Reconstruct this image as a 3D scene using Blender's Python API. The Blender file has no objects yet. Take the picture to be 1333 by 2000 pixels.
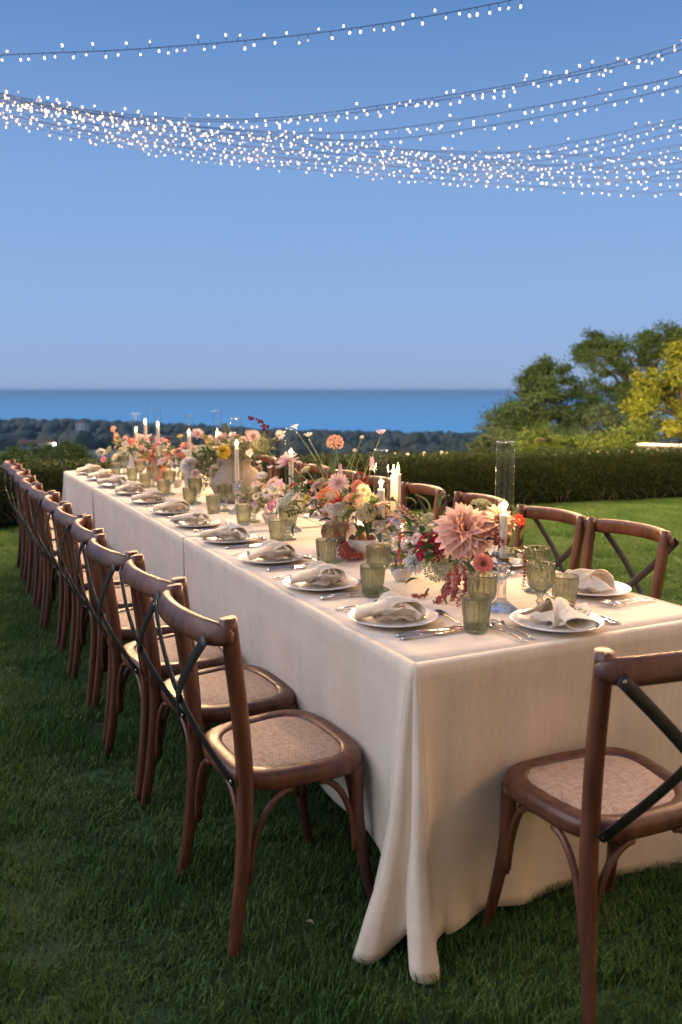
import bpy, math, random
from math import sin, cos, pi, radians, sqrt, atan2, exp
from mathutils import Vector, Matrix, Euler, Quaternion, noise
rnd = random.Random(7)
scene = bpy.context.scene
COL = scene.collection

# ------------------------------------------------------------------ camera
F_PX, YAW, PITCH = 1670.0, radians(26.0), math.atan(237 / 1670.0)
CAM = Vector((-1.018, -1.692, 1.409))
FWD = Vector((sin(YAW), cos(YAW), 0)); RIGHT = Vector((cos(YAW), -sin(YAW), 0))
VIEW = FWD * cos(PITCH) - Vector((0, 0, sin(PITCH))); UPV = FWD * sin(PITCH) + Vector((0, 0, cos(PITCH)))
cam_data = bpy.data.cameras.new('camera'); cam = bpy.data.objects.new('camera', cam_data); COL.objects.link(cam)
cam.location = CAM; cam.rotation_euler = (pi / 2 - PITCH, 0, -YAW)
cam_data.sensor_fit = 'VERTICAL'; cam_data.sensor_height = 36; cam_data.lens = 36 * F_PX / 2000
cam_data.clip_start = .05; cam_data.clip_end = 200000
cam_data.dof.use_dof = True; cam_data.dof.focus_distance = 2.9; cam_data.dof.aperture_fstop = 3.2
scene.camera = cam

# ------------------------------------------------------------------ blue-hour sky, soft afterglow, exposure
SUN_AZ, SUN_EL = radians(285), radians(38)          # the glow stands to the left of the picture (azimuth clockwise from +Y)
world = bpy.data.worlds.new('World'); scene.world = world; world.use_nodes = True
wn, wl = world.node_tree.nodes, world.node_tree.links
wn.clear()
sky = wn.new('ShaderNodeTexSky'); sky.sky_type = 'NISHITA'; sky.sun_disc = False
sky.sun_elevation = SUN_EL; sky.sun_rotation = SUN_AZ
sky.altitude = 100; sky.air_density = 1.0; sky.dust_density = 0; sky.ozone_density = 6
bg = wn.new('ShaderNodeBackground'); bg.inputs['Strength'].default_value = .05
wl.new(sky.outputs[0], bg.inputs[0])
tc = wn.new('ShaderNodeTexCoord'); sep = wn.new('ShaderNodeSeparateXYZ'); wl.new(tc.outputs['Generated'], sep.inputs[0])
ramp = wn.new('ShaderNodeValToRGB'); wl.new(sep.outputs['Z'], ramp.inputs[0])     # dusk blue by height above the horizon, the same all round
for i, (p, c) in enumerate([(0, (.265, .385, .66)), (.10, (.27, .43, .74)), (.22, (.225, .395, .725)), (.42, (.10, .245, .56)), (1, (.05, .14, .36))]):
    e = ramp.color_ramp.elements[i] if i < 2 else ramp.color_ramp.elements.new(p)
    e.position = p; e.color = (*c, 1)
bg2 = wn.new('ShaderNodeBackground'); wl.new(ramp.outputs[0], bg2.inputs[0]); bg2.inputs['Strength'].default_value = .92
mx = wn.new('ShaderNodeAddShader'); wl.new(bg.outputs[0], mx.inputs[0]); wl.new(bg2.outputs[0], mx.inputs[1])
bg.inputs['Strength'].default_value = .012
out = wn.new('ShaderNodeOutputWorld'); wl.new(mx.outputs[0], out.inputs[0])
sun_data = bpy.data.lights.new('sun', 'SUN'); sun = bpy.data.objects.new('sun', sun_data); COL.objects.link(sun)
sun_data.energy = 2.0; sun_data.angle = radians(60); sun_data.color = (1, .91, .90)
sdir = Vector((sin(SUN_AZ) * cos(SUN_EL), cos(SUN_AZ) * cos(SUN_EL), sin(SUN_EL)))
sun.rotation_euler = sdir.to_track_quat('Z', 'Y').to_euler()
vs = scene.view_settings
vs.view_transform = 'Standard'; vs.look = 'None'; vs.exposure = 0; vs.gamma = 1; vs.use_curve_mapping = False
cy = scene.cycles
cy.use_denoising = True; cy.use_adaptive_sampling = True; cy.adaptive_threshold = .02; cy.sample_clamp_indirect = 4; cy.sample_clamp_direct = 0; cy.caustics_reflective = False
cy.max_bounces = 10; cy.transparent_max_bounces = 24; cy.transmission_bounces = 8; cy.use_light_tree = True
cy.blur_glossy = 1.0

# ------------------------------------------------------------------ helpers
class MB:
    """collects faces; build() links them as ONE mesh object"""
    def __init__(s): s.v = []; s.f = []; s.mi = []; s.cm = 0
    def add(s, vs_, fs, xf=None):
        o = len(s.v)
        s.v += [tuple(xf @ Vector(q)) for q in vs_] if xf is not None else [tuple(q) for q in vs_]
        s.f += [tuple(i + o for i in q) for q in fs]; s.mi += [s.cm] * len(fs)
        return s
    def grid(s, fn, nu, nv, cu=False, cv=False, xf=None):
        vs_ = [fn(i / (nu if cu else nu - 1), j / (nv if cv else nv - 1)) for i in range(nu) for j in range(nv)]
        fs = []
        for i in range(nu if cu else nu - 1):
            for j in range(nv if cv else nv - 1):
                a, b = i, (i + 1) % nu; c, d = j, (j + 1) % nv
                fs.append((a * nv + c, b * nv + c, b * nv + d, a * nv + d))
        return s.add(vs_, fs, xf)
    def lathe(s, prof, n, mod=None, xf=None, cap=False):
        vs_ = []; fs = []
        for r, z in prof:
            for k in range(n):
                a = 2 * pi * k / n; q = r * (mod(a, z, r) if mod else 1)
                vs_.append((q * cos(a), q * sin(a), z))
        for i in range(len(prof) - 1):
            for k in range(n):
                k2 = (k + 1) % n; fs.append((i * n + k, i * n + k2, (i + 1) * n + k2, (i + 1) * n + k))
        if cap: fs += [tuple(range(n))[::-1], tuple((len(prof) - 1) * n + k for k in range(n))]
        return s.add(vs_, fs, xf)
    def tube(s, pts, rad, n=8, sect=None, up=None, cap=True, xf=None):
        """sweep along pts; rad float / list; sect(k)->(a,b) unit section, default round"""
        pts = [Vector(q) for q in pts]; m = len(pts); vs_ = []; fs = []
        side = None
        for i, p in enumerate(pts):
            t = (pts[min(i + 1, m - 1)] - pts[max(i - 1, 0)]).normalized()
            if up is not None:
                sd = t.cross(Vector(up)); sd = sd.normalized() if sd.length > 1e-6 else Vector((1, 0, 0))
            else:
                if side is None: side = t.orthogonal().normalized()
                sd = (side - t * side.dot(t)).normalized(); side = sd
            nn = sd.cross(t)
            r = rad[i] if isinstance(rad, list) else rad
            ra, rb = r if isinstance(r, (list, tuple)) else (r, r)
            for k in range(n):
                a = 2 * pi * k / n
                ca, cb = sect(a) if sect else (cos(a), sin(a))
                vs_.append(p + sd * ca * ra + nn * cb * rb)
        for i in range(m - 1):
            for k in range(n):
                k2 = (k + 1) % n; fs.append((i * n + k, i * n + k2, (i + 1) * n + k2, (i + 1) * n + k))
        if cap: fs += [tuple(range(n))[::-1], tuple((m - 1) * n + k for k in range(n))]
        return s.add(vs_, fs, xf)
    def box(s, x0, x1, y0, y1, z0, z1, xf=None):
        v = [(x, y, z) for z in (z0, z1) for y in (y0, y1) for x in (x0, x1)]
        return s.add(v, [(0, 2, 3, 1), (4, 5, 7, 6), (0, 1, 5, 4), (2, 6, 7, 3), (0, 4, 6, 2), (1, 3, 7, 5)], xf)
    def ball(s, c, r, nu=8, nv=6, sc=(1, 1, 1), xf=None):
        def fn(u, v):
            th = pi * (.02 + .96 * v); a = 2 * pi * u
            return (c[0] + r * sc[0] * sin(th) * cos(a), c[1] + r * sc[1] * sin(th) * sin(a), c[2] - r * sc[2] * cos(th))
        return s.grid(fn, nu, nv, cu=True, xf=xf)
    def mesh(s, name, mats, smooth=True):
        me = bpy.data.meshes.new(name); me.from_pydata(s.v, [], s.f)
        for m in (mats if isinstance(mats, (list, tuple)) else [mats]): me.materials.append(m)
        if smooth: me.polygons.foreach_set('use_smooth', [True] * len(s.f))
        if any(s.mi): me.polygons.foreach_set('material_index', s.mi)
        me.update(); return me
    def build(s, name, mats, parent=None, smooth=True, loc=None, rot=None):
        return put(name, s.mesh(name, mats, smooth), parent, loc, rot)
def squircle(p):
    return lambda a: (math.copysign(abs(cos(a)) ** p, cos(a)), math.copysign(abs(sin(a)) ** p, sin(a)))
def put(name, me, parent=None, loc=None, rot=None, scale=None):
    o = bpy.data.objects.new(name, me); COL.objects.link(o)
    if parent: o.parent = parent
    if loc is not None: o.location = loc
    if rot is not None:
        if isinstance(rot, Quaternion): o.rotation_mode = 'QUATERNION'; o.rotation_quaternion = rot
        else: o.rotation_euler = rot
    if scale is not None: o.scale = scale if isinstance(scale, (tuple, Vector)) else (scale,) * 3
    return o
def tag(o, label=None, cat=None, group=None, kind=None):
    for k, v in (('label', label), ('category', cat), ('group', group), ('kind', kind)):
        if v: o[k] = v
    return o
def thing(name, label, cat, loc=(0, 0, 0), rz=0, group=None):
    return tag(put(name, None, None, loc, (0, 0, rz)), label, cat, group)
KIDS = {}
def kid(o):
    KIDS.setdefault(o.parent.name, []).append(o); return o
def copy_tree(o, parent=None):
    c = o.copy(); COL.objects.link(c); c.parent = parent
    for ch in [q for q in bpy.data.objects if q.parent == o]: copy_tree(ch, c)
    return c
def ray(px, py): return VIEW + RIGHT * ((px - 666.5) / F_PX) - UPV * ((py - 1000) / F_PX)
def on_z(px, py, z): d = ray(px, py); return CAM + d * ((z - CAM.z) / d.z)
def on_x(px, py, x): d = ray(px, py); return CAM + d * ((x - CAM.x) / d.x)
def at_d(px, py, dist): d = ray(px, py); return CAM + d * (dist / sqrt(d.x ** 2 + d.y ** 2))
def nz(x, y, z=0.): return noise.noise(Vector((x, y, z)))
ORD = ['nearest', 'second', 'third', 'fourth', 'fifth', 'sixth', 'seventh', 'eighth', 'ninth', 'tenth', 'farthest']

# ------------------------------------------------------------------ materials
def mk(name, base, rough=.6, metal=0., var=None, scale=8., mix=.5, bump=0., bscale=40., coord='Object', detail=4., stretch=None, trans=0., spec=None, coat=0., sss=0., rand=0., ior=None, sheen=0., back=None, bdist=.01):
    m = bpy.data.materials.new(name); m.use_nodes = True
    n, l = m.node_tree.nodes, m.node_tree.links
    b = n['Principled BSDF']; b.inputs['Roughness'].default_value = rough; b.inputs['Metallic'].default_value = metal
    b.inputs['Base Color'].default_value = (*base, 1)
    if trans: b.inputs['Transmission Weight'].default_value = trans
    if spec is not None: b.inputs['Specular IOR Level'].default_value = spec
    if coat: b.inputs['Coat Weight'].default_value = coat; b.inputs['Coat Roughness'].default_value = .15
    if ior: b.inputs['IOR'].default_value = ior
    if sheen: b.inputs['Sheen Weight'].default_value = sheen
    if sss: b.inputs['Subsurface Weight'].default_value = sss; b.inputs['Subsurface Radius'].default_value = (.02, .012, .008)
    vec = None
    if var or bump:
        t = n.new('ShaderNodeTexCoord') if coord != 'World' else n.new('ShaderNodeNewGeometry')
        vec = t.outputs['Position' if coord == 'World' else coord]
        if stretch:
            mp = n.new('ShaderNodeMapping'); mp.inputs['Scale'].default_value = stretch; l.new(vec, mp.inputs[0]); vec = mp.outputs[0]
    last = None
    if var:
        tx = n.new('ShaderNodeTexNoise'); tx.inputs['Scale'].default_value = scale; tx.inputs['Detail'].default_value = detail
        l.new(vec, tx.inputs['Vector'])
        cr = n.new('ShaderNodeValToRGB'); cr.color_ramp.elements[0].position = .5 - mix * .5; cr.color_ramp.elements[1].position = .5 + mix * .5
        cr.color_ramp.elements[0].color = (*base, 1); cr.color_ramp.elements[1].color = (*var, 1)
        l.new(tx.outputs['Fac'], cr.inputs[0]); last = cr.outputs[0]; l.new(last, b.inputs['Base Color'])
    if rand:
        oi = n.new('ShaderNodeObjectInfo'); mr = n.new('ShaderNodeMapRange'); mr.inputs['To Min'].default_value = 1 - rand; mr.inputs['To Max'].default_value = 1 + rand
        l.new(oi.outputs['Random'], mr.inputs[0]); hs = n.new('ShaderNodeHueSaturation'); l.new(mr.outputs[0], hs.inputs['Value'])
        if last: l.new(last, hs.inputs['Color'])
        else: hs.inputs['Color'].default_value = (*base, 1)
        l.new(hs.outputs[0], b.inputs['Base Color'])
    if bump:
        tb = n.new('ShaderNodeTexNoise'); tb.inputs['Scale'].default_value = bscale; tb.inputs['Detail'].default_value = 5
        l.new(vec, tb.inputs['Vector']); bp = n.new('ShaderNodeBump'); bp.inputs['Strength'].default_value = bump; bp.inputs['Distance'].default_value = bdist
        l.new(tb.outputs['Fac'], bp.inputs['Height']); l.new(bp.outputs[0], b.inputs['Normal'])
    if back is not None:                                      # thin leaf or petal: part of the light comes through
        tr = n.new('ShaderNodeBsdfTranslucent'); ms = n.new('ShaderNodeMixShader'); ms.inputs[0].default_value = back
        src = b.inputs['Base Color'].links[0].from_socket if b.inputs['Base Color'].links else None
        if src: l.new(src, tr.inputs[0])
        else: tr.inputs[0].default_value = (*base, 1)
        o_ = n['Material Output']; l.new(b.outputs[0], ms.inputs[1]); l.new(tr.outputs[0], ms.inputs[2]); l.new(ms.outputs[0], o_.inputs[0])
    return m
def emit(name, col, strength):
    m = bpy.data.materials.new(name); m.use_nodes = True; n, l = m.node_tree.nodes, m.node_tree.links
    n.remove(n['Principled BSDF']); e = n.new('ShaderNodeEmission'); e.inputs[0].default_value = (*col, 1); e.inputs[1].default_value = strength
    l.new(e.outputs[0], n['Material Output'].inputs[0]); return m
# ================================================================== THE SETTING
HEDGE_A, HEDGE_B = Vector((-6.0, 8.35, 0)), Vector((12.5, 5.55, 0))   # front foot line of the hedge
SEA_Z = -90.0
M_sea = mk('sea_water', (.01, .46, .80), .26, var=(.02, .50, .84), scale=.0008, stretch=(1, 4, 1), coord='World', spec=.5)
def ground_z(x, y):
    d = Vector((x - CAM.x, y - CAM.y)); r = d.length
    if r < 13: return -.06
    az = math.degrees(atan2(d.x, d.y) - YAW)                # 0 = picture centre, minus = left
    az = (az + 180) % 360 - 180
    left = 1 / (1 + exp((az + 9) / 4.))                     # the nearer, higher hill stands to the left
    knots_l = [(13, 6.1), (30, 5.4), (60, 5.1), (150, 4.3), (300, 3.75), (550, 3.0), (800, 2.35), (900, 2.32), (1100, 3.1), (1500, 3.45), (2200, 2.6), (4000, 1.6)]
    knots_r = [(13, 6.1), (30, 5.6), (60, 5.2), (150, 4.6), (300, 4.1), (550, 3.75), (800, 3.4), (1000, 3.25), (1250, 3.4), (1500, 3.6), (2200, 2.7), (4000, 1.7)]
    def ang(kn):
        for (a, p), (b, q) in zip(kn, kn[1:]):
            if r <= b: return p + (q - p) * (r - a) / (b - a)
        return kn[-1][1]
    deg = ang(knots_l) * left + ang(knots_r) * (1 - left)
    z = CAM.z - r * math.tan(radians(deg))
    if r > 60: z += r * .0022 * (nz(x * .006, y * .006) + .5 * nz(x * .02, y * .02)) * (1 if r < 1300 else .3)
    return max(z, SEA_Z - 6)
def polar(radii, seg, fn):
    mb = MB(); vs_ = []; fs = []
    for r in radii:
        for k in range(seg):
            a = 2 * pi * k / seg; x = CAM.x + r * sin(a); y = CAM.y + r * cos(a); vs_.append((x, y, fn(x, y)))
    for i in range(len(radii) - 1):
        for k in range(seg):
            k2 = (k + 1) % seg; fs.append((i * seg + k, (i + 1) * seg + k, (i + 1) * seg + k2, i * seg + k2))
    mb.add(vs_, fs); return mb
M_ground = mk('hill_ground', (.09, .10, .06), .95, var=(.27, .26, .18), scale=.012, mix=.35, coord='World', detail=6)
rad = [.5, 6, 11.5] + [13 * (2600 / 13) ** (i / 64) for i in range(65)]
tag(polar(rad, 288, ground_z).build('ground', M_ground), kind='structure')
tag(polar([120 * (70000 / 120) ** (i / 14) for i in range(15)], 128, lambda x, y: SEA_Z).build('sea', M_sea), kind='structure')

# lawn sheet in front of the hedge and grass blades on it
M_soil = mk('lawn_soil', (.016, .045, .010), .95, var=(.030, .070, .018), scale=3., mix=.6, coord='World')
mb = MB(); hd = (HEDGE_B - HEDGE_A); hd.normalize(); hn = Vector((-hd.y, hd.x, 0))
def lawn_pt(u, v):
    q = HEDGE_A + hd * (u * 18.8) + hn * (.55 - v * 15.5); return (q.x, q.y, .012 * nz(q.x * 1.3, q.y * 1.3) * (1 if q.length < 30 else 0))
mb.grid(lawn_pt, 60, 50); tag(mb.build('lawn', M_soil), kind='structure')
def grass_mat():
    m = mk('grass_blade', (.036, .120, .022), .62, var=(.095, .18, .05), scale=2.6, mix=.5, coord='World', spec=.25)
    n, l = m.node_tree.nodes, m.node_tree.links; b = n['Principled BSDF']
    src = b.inputs['Base Color'].links[0].from_socket
    oi = n.new('ShaderNodeObjectInfo'); t = n.new('ShaderNodeTexNoise'); g = n.new('ShaderNodeNewGeometry'); t.inputs['Scale'].default_value = 160
    l.new(g.outputs['Position'], t.inputs['Vector']); cr = n.new('ShaderNodeValToRGB')
    cr.color_ramp.elements[0].position = .36; cr.color_ramp.elements[0].color = (.5, .55, .55, 1); cr.color_ramp.elements[1].position = .66; cr.color_ramp.elements[1].color = (1.7, 1.45, 1.25, 1); e3 = cr.color_ramp.elements.new(.72); e3.color = (3.2, 2.0, 2.2, 1)
    l.new(t.outputs['Fac'], cr.inputs[0]); mm = n.new('ShaderNodeMixRGB'); mm.blend_type = 'MULTIPLY'; mm.inputs[0].default_value = 1
    l.new(src, mm.inputs[1]); l.new(cr.outputs[0], mm.inputs[2]); l.new(mm.outputs[0], b.inputs['Base Color'])
    tr = n.new('ShaderNodeBsdfTranslucent'); l.new(mm.outputs[0], tr.inputs[0]); ms = n.new('ShaderNodeMixShader'); ms.inputs[0].default_value = .25
    l.new(b.outputs[0], ms.inputs[1]); l.new(tr.outputs[0], ms.inputs[2]); l.new(ms.outputs[0], n['Material Output'].inputs[0])
    return m
M_grass = grass_mat()
mb = MB(); rg = random.Random(3); PS = .30
for i in range(1550):                                       # one turf patch; geometry nodes lay it over the lawn
    x, y = rg.uniform(-.62, .62) * PS, rg.uniform(-.62, .62) * PS; a = rg.uniform(0, 2 * pi); h = rg.uniform(.018, .042) * (1.35 if rg.random() < .06 else 1)
    w = rg.uniform(.0011, .0022); ln = h * rg.uniform(.2, 1.0); b_ = a + rg.uniform(-.6, .6)
    ux, uy = cos(a) * w, sin(a) * w; dx, dy = -sin(b_) * ln, cos(b_) * ln
    o = len(mb.v)
    mb.add([(x - ux, y - uy, -.004), (x + ux, y + uy, -.004), (x + ux * .8 + dx * .35, y + uy * .8 + dy * .35, h * .62), (x - ux * .8 + dx * .35, y - uy * .8 + dy * .35, h * .62), (x + dx, y + dy, h)], [(0, 1, 2, 3), (3, 2, 4)])
grass = mb.build('grass', M_grass, smooth=False)
tag(grass, 'short mown green grass of the lawn around the table', 'grass', kind='stuff')
ng = bpy.data.node_groups.new('lay_turf', 'GeometryNodeTree')
ng.interface.new_socket('Geometry', in_out='INPUT', socket_type='NodeSocketGeometry'); ng.interface.new_socket('Geometry', in_out='OUTPUT', socket_type='NodeSocketGeometry')
N = ng.nodes; gi = N.new('NodeGroupInput'); go = N.new('NodeGroupOutput')
GX, GY = 17.4, 13.6
mg = N.new('GeometryNodeMeshGrid'); mg.inputs['Size X'].default_value = GX; mg.inputs['Size Y'].default_value = GY; mg.inputs['Vertices X'].default_value = int(GX / PS) + 1; mg.inputs['Vertices Y'].default_value = int(GY / PS) + 1
tf = N.new('GeometryNodeTransform'); c_ = HEDGE_A + hd * 9.6 + hn * (.1 - GY / 2)
tf.inputs['Translation'].default_value = (c_.x, c_.y, 0); tf.inputs['Rotation'].default_value = (0, 0, atan2(hd.y, hd.x))
sp_ = N.new('GeometryNodeSetPosition'); rv = N.new('FunctionNodeRandomValue'); rv.data_type = 'FLOAT_VECTOR'; rv.inputs[0].default_value = (-.08, -.08, -.004); rv.inputs[1].default_value = (.08, .08, .004)
io = N.new('GeometryNodeInstanceOnPoints'); rr = N.new('FunctionNodeRandomValue'); rr.data_type = 'FLOAT_VECTOR'; rr.inputs[0].default_value = (0, 0, 0); rr.inputs[1].default_value = (0, 0, 6.283)
rs = N.new('FunctionNodeRandomValue'); rs.data_type = 'FLOAT_VECTOR'; rs.inputs[0].default_value = (.95, .95, .75); rs.inputs[1].default_value = (1.15, 1.15, 1.25)
L_ = ng.links.new
L_(mg.outputs[0], tf.inputs[0]); L_(tf.outputs[0], sp_.inputs[0]); L_(rv.outputs[0], sp_.inputs['Offset']); L_(sp_.outputs[0], io.inputs['Points']); L_(gi.outputs[0], io.inputs['Instance'])
L_(rr.outputs[0], io.inputs['Rotation']); L_(rs.outputs[0], io.inputs['Scale']); L_(io.outputs[0], go.inputs[0])
grass.modifiers.new('turf', 'NODES').node_group = ng

# hedge: clipped box of small leaves over a dark twiggy core
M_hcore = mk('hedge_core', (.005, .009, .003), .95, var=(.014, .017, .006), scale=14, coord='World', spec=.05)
M_hleaf = mk('hedge_leaf', (.008, .026, .004), .6, var=(.028, .042, .008), scale=1.7, mix=.55, coord='World', back=.25, detail=6, spec=.12)
hedge = thing('hedge', 'long low clipped hedge with dense olive leaves along the lawn edge', 'hedge', HEDGE_A, atan2(hd.y, hd.x))
HL, HH, HW = 18.6, .66, .62
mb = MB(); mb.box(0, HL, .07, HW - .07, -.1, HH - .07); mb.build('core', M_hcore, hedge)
mb = MB(); rh = random.Random(11)
def leafquad(mb, p, nrm, s, r_):
    t = Vector((r_.gauss(0, 1), r_.gauss(0, 1), r_.gauss(0, 1))); nrm = (nrm + Vector((r_.gauss(0, .6), r_.gauss(0, .6), r_.gauss(0, .6)))).normalized()
    t = (t - nrm * t.dot(nrm)).normalized(); b = nrm.cross(t)
    mb.add([p - t * s, p + b * s * .45 + nrm * s * .12, p + t * s, p - b * s * .45 + nrm * s * .12], [(0, 1, 2, 3)])
for i in range(105000):
    x = rh.uniform(0, HL); q = rh.random()
    lump = .035 * nz(x * 2.2, 3.3) + .05 * nz(x * 6, 9.1)
    if q < .60:
        z = rh.uniform(.0, HH); y = .07 - .10 * rh.random() ** 1.5 - .04 * nz(x * 3, z * 5) ; nrm = Vector((0, -1, .25)); 
        if z < .09 and rh.random() < .75: continue
    elif q < .86: z = HH + lump * .6 + rh.uniform(-.08, .012) + (.05 * rh.random() if rh.random() < .05 else 0); y = rh.uniform(-.03, HW); nrm = Vector((0, -.2, 1))
    else: z = rh.uniform(0, HH); y = HW - .05 + .08 * rh.random(); nrm = Vector((0, 1, .2))
    leafquad(mb, Vector((x, y, z)), nrm, rh.uniform(.011, .021), rh)
tag(mb.build('foliage', M_hleaf, hedge, smooth=False), kind='stuff')
M_bark = mk('bark', (.06, .045, .03), .9, var=(.12, .09, .065), scale=9, bump=.5, bscale=30, coord='Object', stretch=(1, 1, .25))
mb = MB()
for i in range(150):
    x = rh.uniform(.2, HL - .2); h = rh.uniform(.08, .2)
    mb.tube([(x, .06, -.02), (x + rh.uniform(-.05, .05), .03, h * .5), (x + rh.uniform(-.1, .1), .02, h)], [.008, .006, .004], 4)
tag(mb.build('twigs', M_bark, hedge), kind='stuff')

# trees beyond the hedge, to the right
def leafmat(name, a, b, scale=1.1): return mk(name, a, .5, var=b, scale=scale, mix=.5, coord='World', back=.35, detail=5, spec=.3)
def tree(name, label, base, blobs, n, s, mat, seed, group=None, long_=1.0, tr=.09):
    t = thing(name, label, 'tree', base, 0, group); r_ = random.Random(seed); B = Vector(base)
    mb = MB(); hub = Vector((0, 0, max(.6, min(b[0].z for b in blobs) - B.z + .1)))
    mb.tube([(0, 0, -.4), (.05, .03, hub.z * .5), hub], [tr * 1.3, tr, tr * .8], 8)
    cl = []
    for c, r in blobs:
        c = c - B
        m1 = hub.lerp(c, .5) + Vector((r_.uniform(-.2, .2), r_.uniform(-.2, .2), .1)); mb.tube([hub, m1, c], [tr * .6, tr * .4, tr * .15], 5)
        for k in range(7):
            d = Vector((r_.gauss(0, 1), r_.gauss(0, 1), r_.gauss(0, .8))).normalized(); e = c + d * r * r_.uniform(.7, 1.0)
            mb.tube([m1.lerp(c, .8), c + d * r * .4, e], [tr * .2, tr * .12, tr * .05], 4)
        for k in range(int(26 * r * r) + 8):                 # twig-end clumps through the volume, thin between them
            d = Vector((r_.gauss(0, 1), r_.gauss(0, 1), r_.gauss(0, 1))).normalized() * r * r_.random() ** .38
            cl.append((c + d, r_.uniform(.10, .26) * min(1.3, .6 + r * .6), d))
    mb.build('trunk', M_bark, t)
    mb = MB()
    for i in range(n):
        c, r, d = r_.choice(cl); o = Vector((r_.gauss(0, .5), r_.gauss(0, .5), r_.gauss(0, .33))) * r * 1.3
        leafquad(mb, c + o, (d + o + Vector((0, 0, .5))).normalized(), s * r_.uniform(.6, 1.3) * long_, r_)
    tag(mb.build('crown', mat, t, smooth=False), kind='stuff')
    return t
def blob(px, py, dist, rpx): return (at_d(px, py, dist), rpx * dist / F_PX)
M_t1 = leafmat('dark_green_leaves', (.050, .110, .030), (.13, .20, .05))
M_t2 = leafmat('fresh_green_leaves', (.075, .14, .028), (.17, .24, .045))
M_t3 = leafmat('lamp_tinted_leaves', (.13, .20, .02), (.29, .32, .03))  # warm lamp glow on this tree is put into its yellow-green leaf colour
M_t4 = leafmat('grey_green_leaves', (.055, .11, .04), (.13, .18, .07))
g_ = lambda px, d: (lambda q: (q.x, q.y, ground_z(q.x, q.y) if d > 13 else 0))(at_d(px, 900, d))
tree('leafy_tree', 'rounded dark green tree nearest the sea behind the hedge', g_(1040, 22), [blob(1040, 800, 22, 62), blob(1085, 745, 22, 48), blob(1000, 820, 21.5, 40), blob(1110, 800, 22.5, 60), blob(1050, 745, 22, 26), blob(1040, 850, 21.5, 46), blob(1120, 850, 21.5, 46), blob(1050, 722, 22, 11), blob(990, 850, 21.4, 40), blob(1080, 870, 21.2, 44)], 46000, .040, M_t1, 21)
tree('leafy_tree', 'tall airy green tree with feathery branches above the lamp-tinted one', g_(1230, 26), [blob(1175, 690, 26, 42), blob(1235, 700, 26, 52), blob(1300, 690, 26, 55), blob(1190, 760, 25, 55), blob(1270, 660, 26, 20), blob(1330, 655, 26.5, 20), blob(1160, 665, 26, 16), blob(1145, 690, 26, 18), blob(1370, 720, 26, 70), blob(1250, 800, 26, 60)], 36000, .045, M_t2, 22, tr=.11)
tree('lamp_tinted_tree', 'tree with lamp glow painted into its yellow leaves at the right edge above the white wall', g_(1330, 17.5), [blob(1300, 770, 17.5, 44), blob(1345, 720, 17.5, 44), blob(1262, 800, 17.2, 30), blob(1260, 752, 17.5, 26), blob(1320, 830, 17.2, 42), blob(1390, 790, 18, 70), blob(1330, 690, 17.6, 24)], 22000, .036, M_t3, 23, tr=.06)
tree('grey_green_bush', 'grey green bush between the dark tree and the lamp-tinted tree', g_(1190, 19), [blob(1180, 845, 19, 45), blob(1225, 850, 19, 34), blob(1140, 860, 18.6, 34), blob(1200, 820, 19.3, 30)], 11000, .032, M_t4, 24, tr=.05)
tree('grey_green_bush', 'low bush at the seaward foot of the dark green tree', g_(960, 18), [blob(965, 862, 18, 34), blob(940, 878, 17.8, 26), blob(1000, 870, 17.5, 30), blob(960, 825, 19, 22)], 9000, .030, M_t4, 25, tr=.04)
for i, (px, py, d, rp, lab) in enumerate([(85, 893, 26, 24, 'small dark bush behind the hedge by the track at the left'), (140, 890, 24, 26, 'dark rounded bush behind the hedge next to the far end of the table'), (30, 900, 22, 22, 'dark bush behind the hedge at the left picture edge')]):
    tree('dark_bush', lab, g_(px, d), [blob(px - 12, py, d, rp), blob(px + 16, py + 3, d + .4, rp * .85), blob(px + 3, py - 8, d + .2, rp * .7)], 5000, .036, M_t1, 31 + i, 'dark bushes behind the hedge', tr=.04)

tree('grey_green_bush', 'dense green bush filling the gap under the dark tree above the stone wall', g_(1080, 16.5), [blob(1060, 866, 16.5, 26), blob(1100, 868, 16.4, 26), blob(1030, 872, 16.3, 22), blob(1140, 872, 16.4, 24)], 9000, .028, M_t2, 26, tr=.04)
tree('grey_green_bush', 'green bush above the stone wall at the foot of the lamp-tinted tree', g_(1210, 16.5), [blob(1190, 868, 16.5, 26), blob(1228, 864, 16.4, 28), blob(1165, 872, 16.3, 20), blob(1250, 850, 16.8, 24)], 9000, .028, M_t2, 27, tr=.04)

# low walls and lamps between hedge and trees
M_plaster = mk('white_plaster', (.62, .60, .55), .85, var=(.45, .43, .39), scale=3, mix=.5, bump=.2, coord='World')
M_stone = mk('pale_stone', (.42, .37, .31), .9, var=(.24, .21, .18), scale=5, mix=.4, bump=.4, bscale=20, coord='World')
M_lamp = emit('lamp_glow', (1, .66, .30), 5)
M_lampw = emit('far_lamp_glow', (1, .86, .66), 60)
M_dark = mk('dark_metal', (.03, .03, .03), .5, metal=.6)
def wall(name, label, cat, a, b, ztop, thick, mat, cap=None):
    a, b = Vector(a), Vector(b); a.z = b.z = 0; d = b - a
    t = thing(name, label, cat, (a.x, a.y, 0), atan2(d.y, d.x))
    mb = MB(); n_ = 24
    mb.grid(lambda u, v: (u * d.length, [0, 0, thick, thick][int(round(v * 3))], [-1.2, ztop + .012 * nz(u * 9, 2), ztop + .012 * nz(u * 9, 5), -1.2][int(round(v * 3))]), n_, 4); mb.build('wall_body', mat, t, smooth=False)
    mb = MB(); mb.box(-.02, d.length + .02, -.03, thick + .03, ztop + .012, ztop + .05); mb.build('coping', cap or mat, t)
    return t
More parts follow.
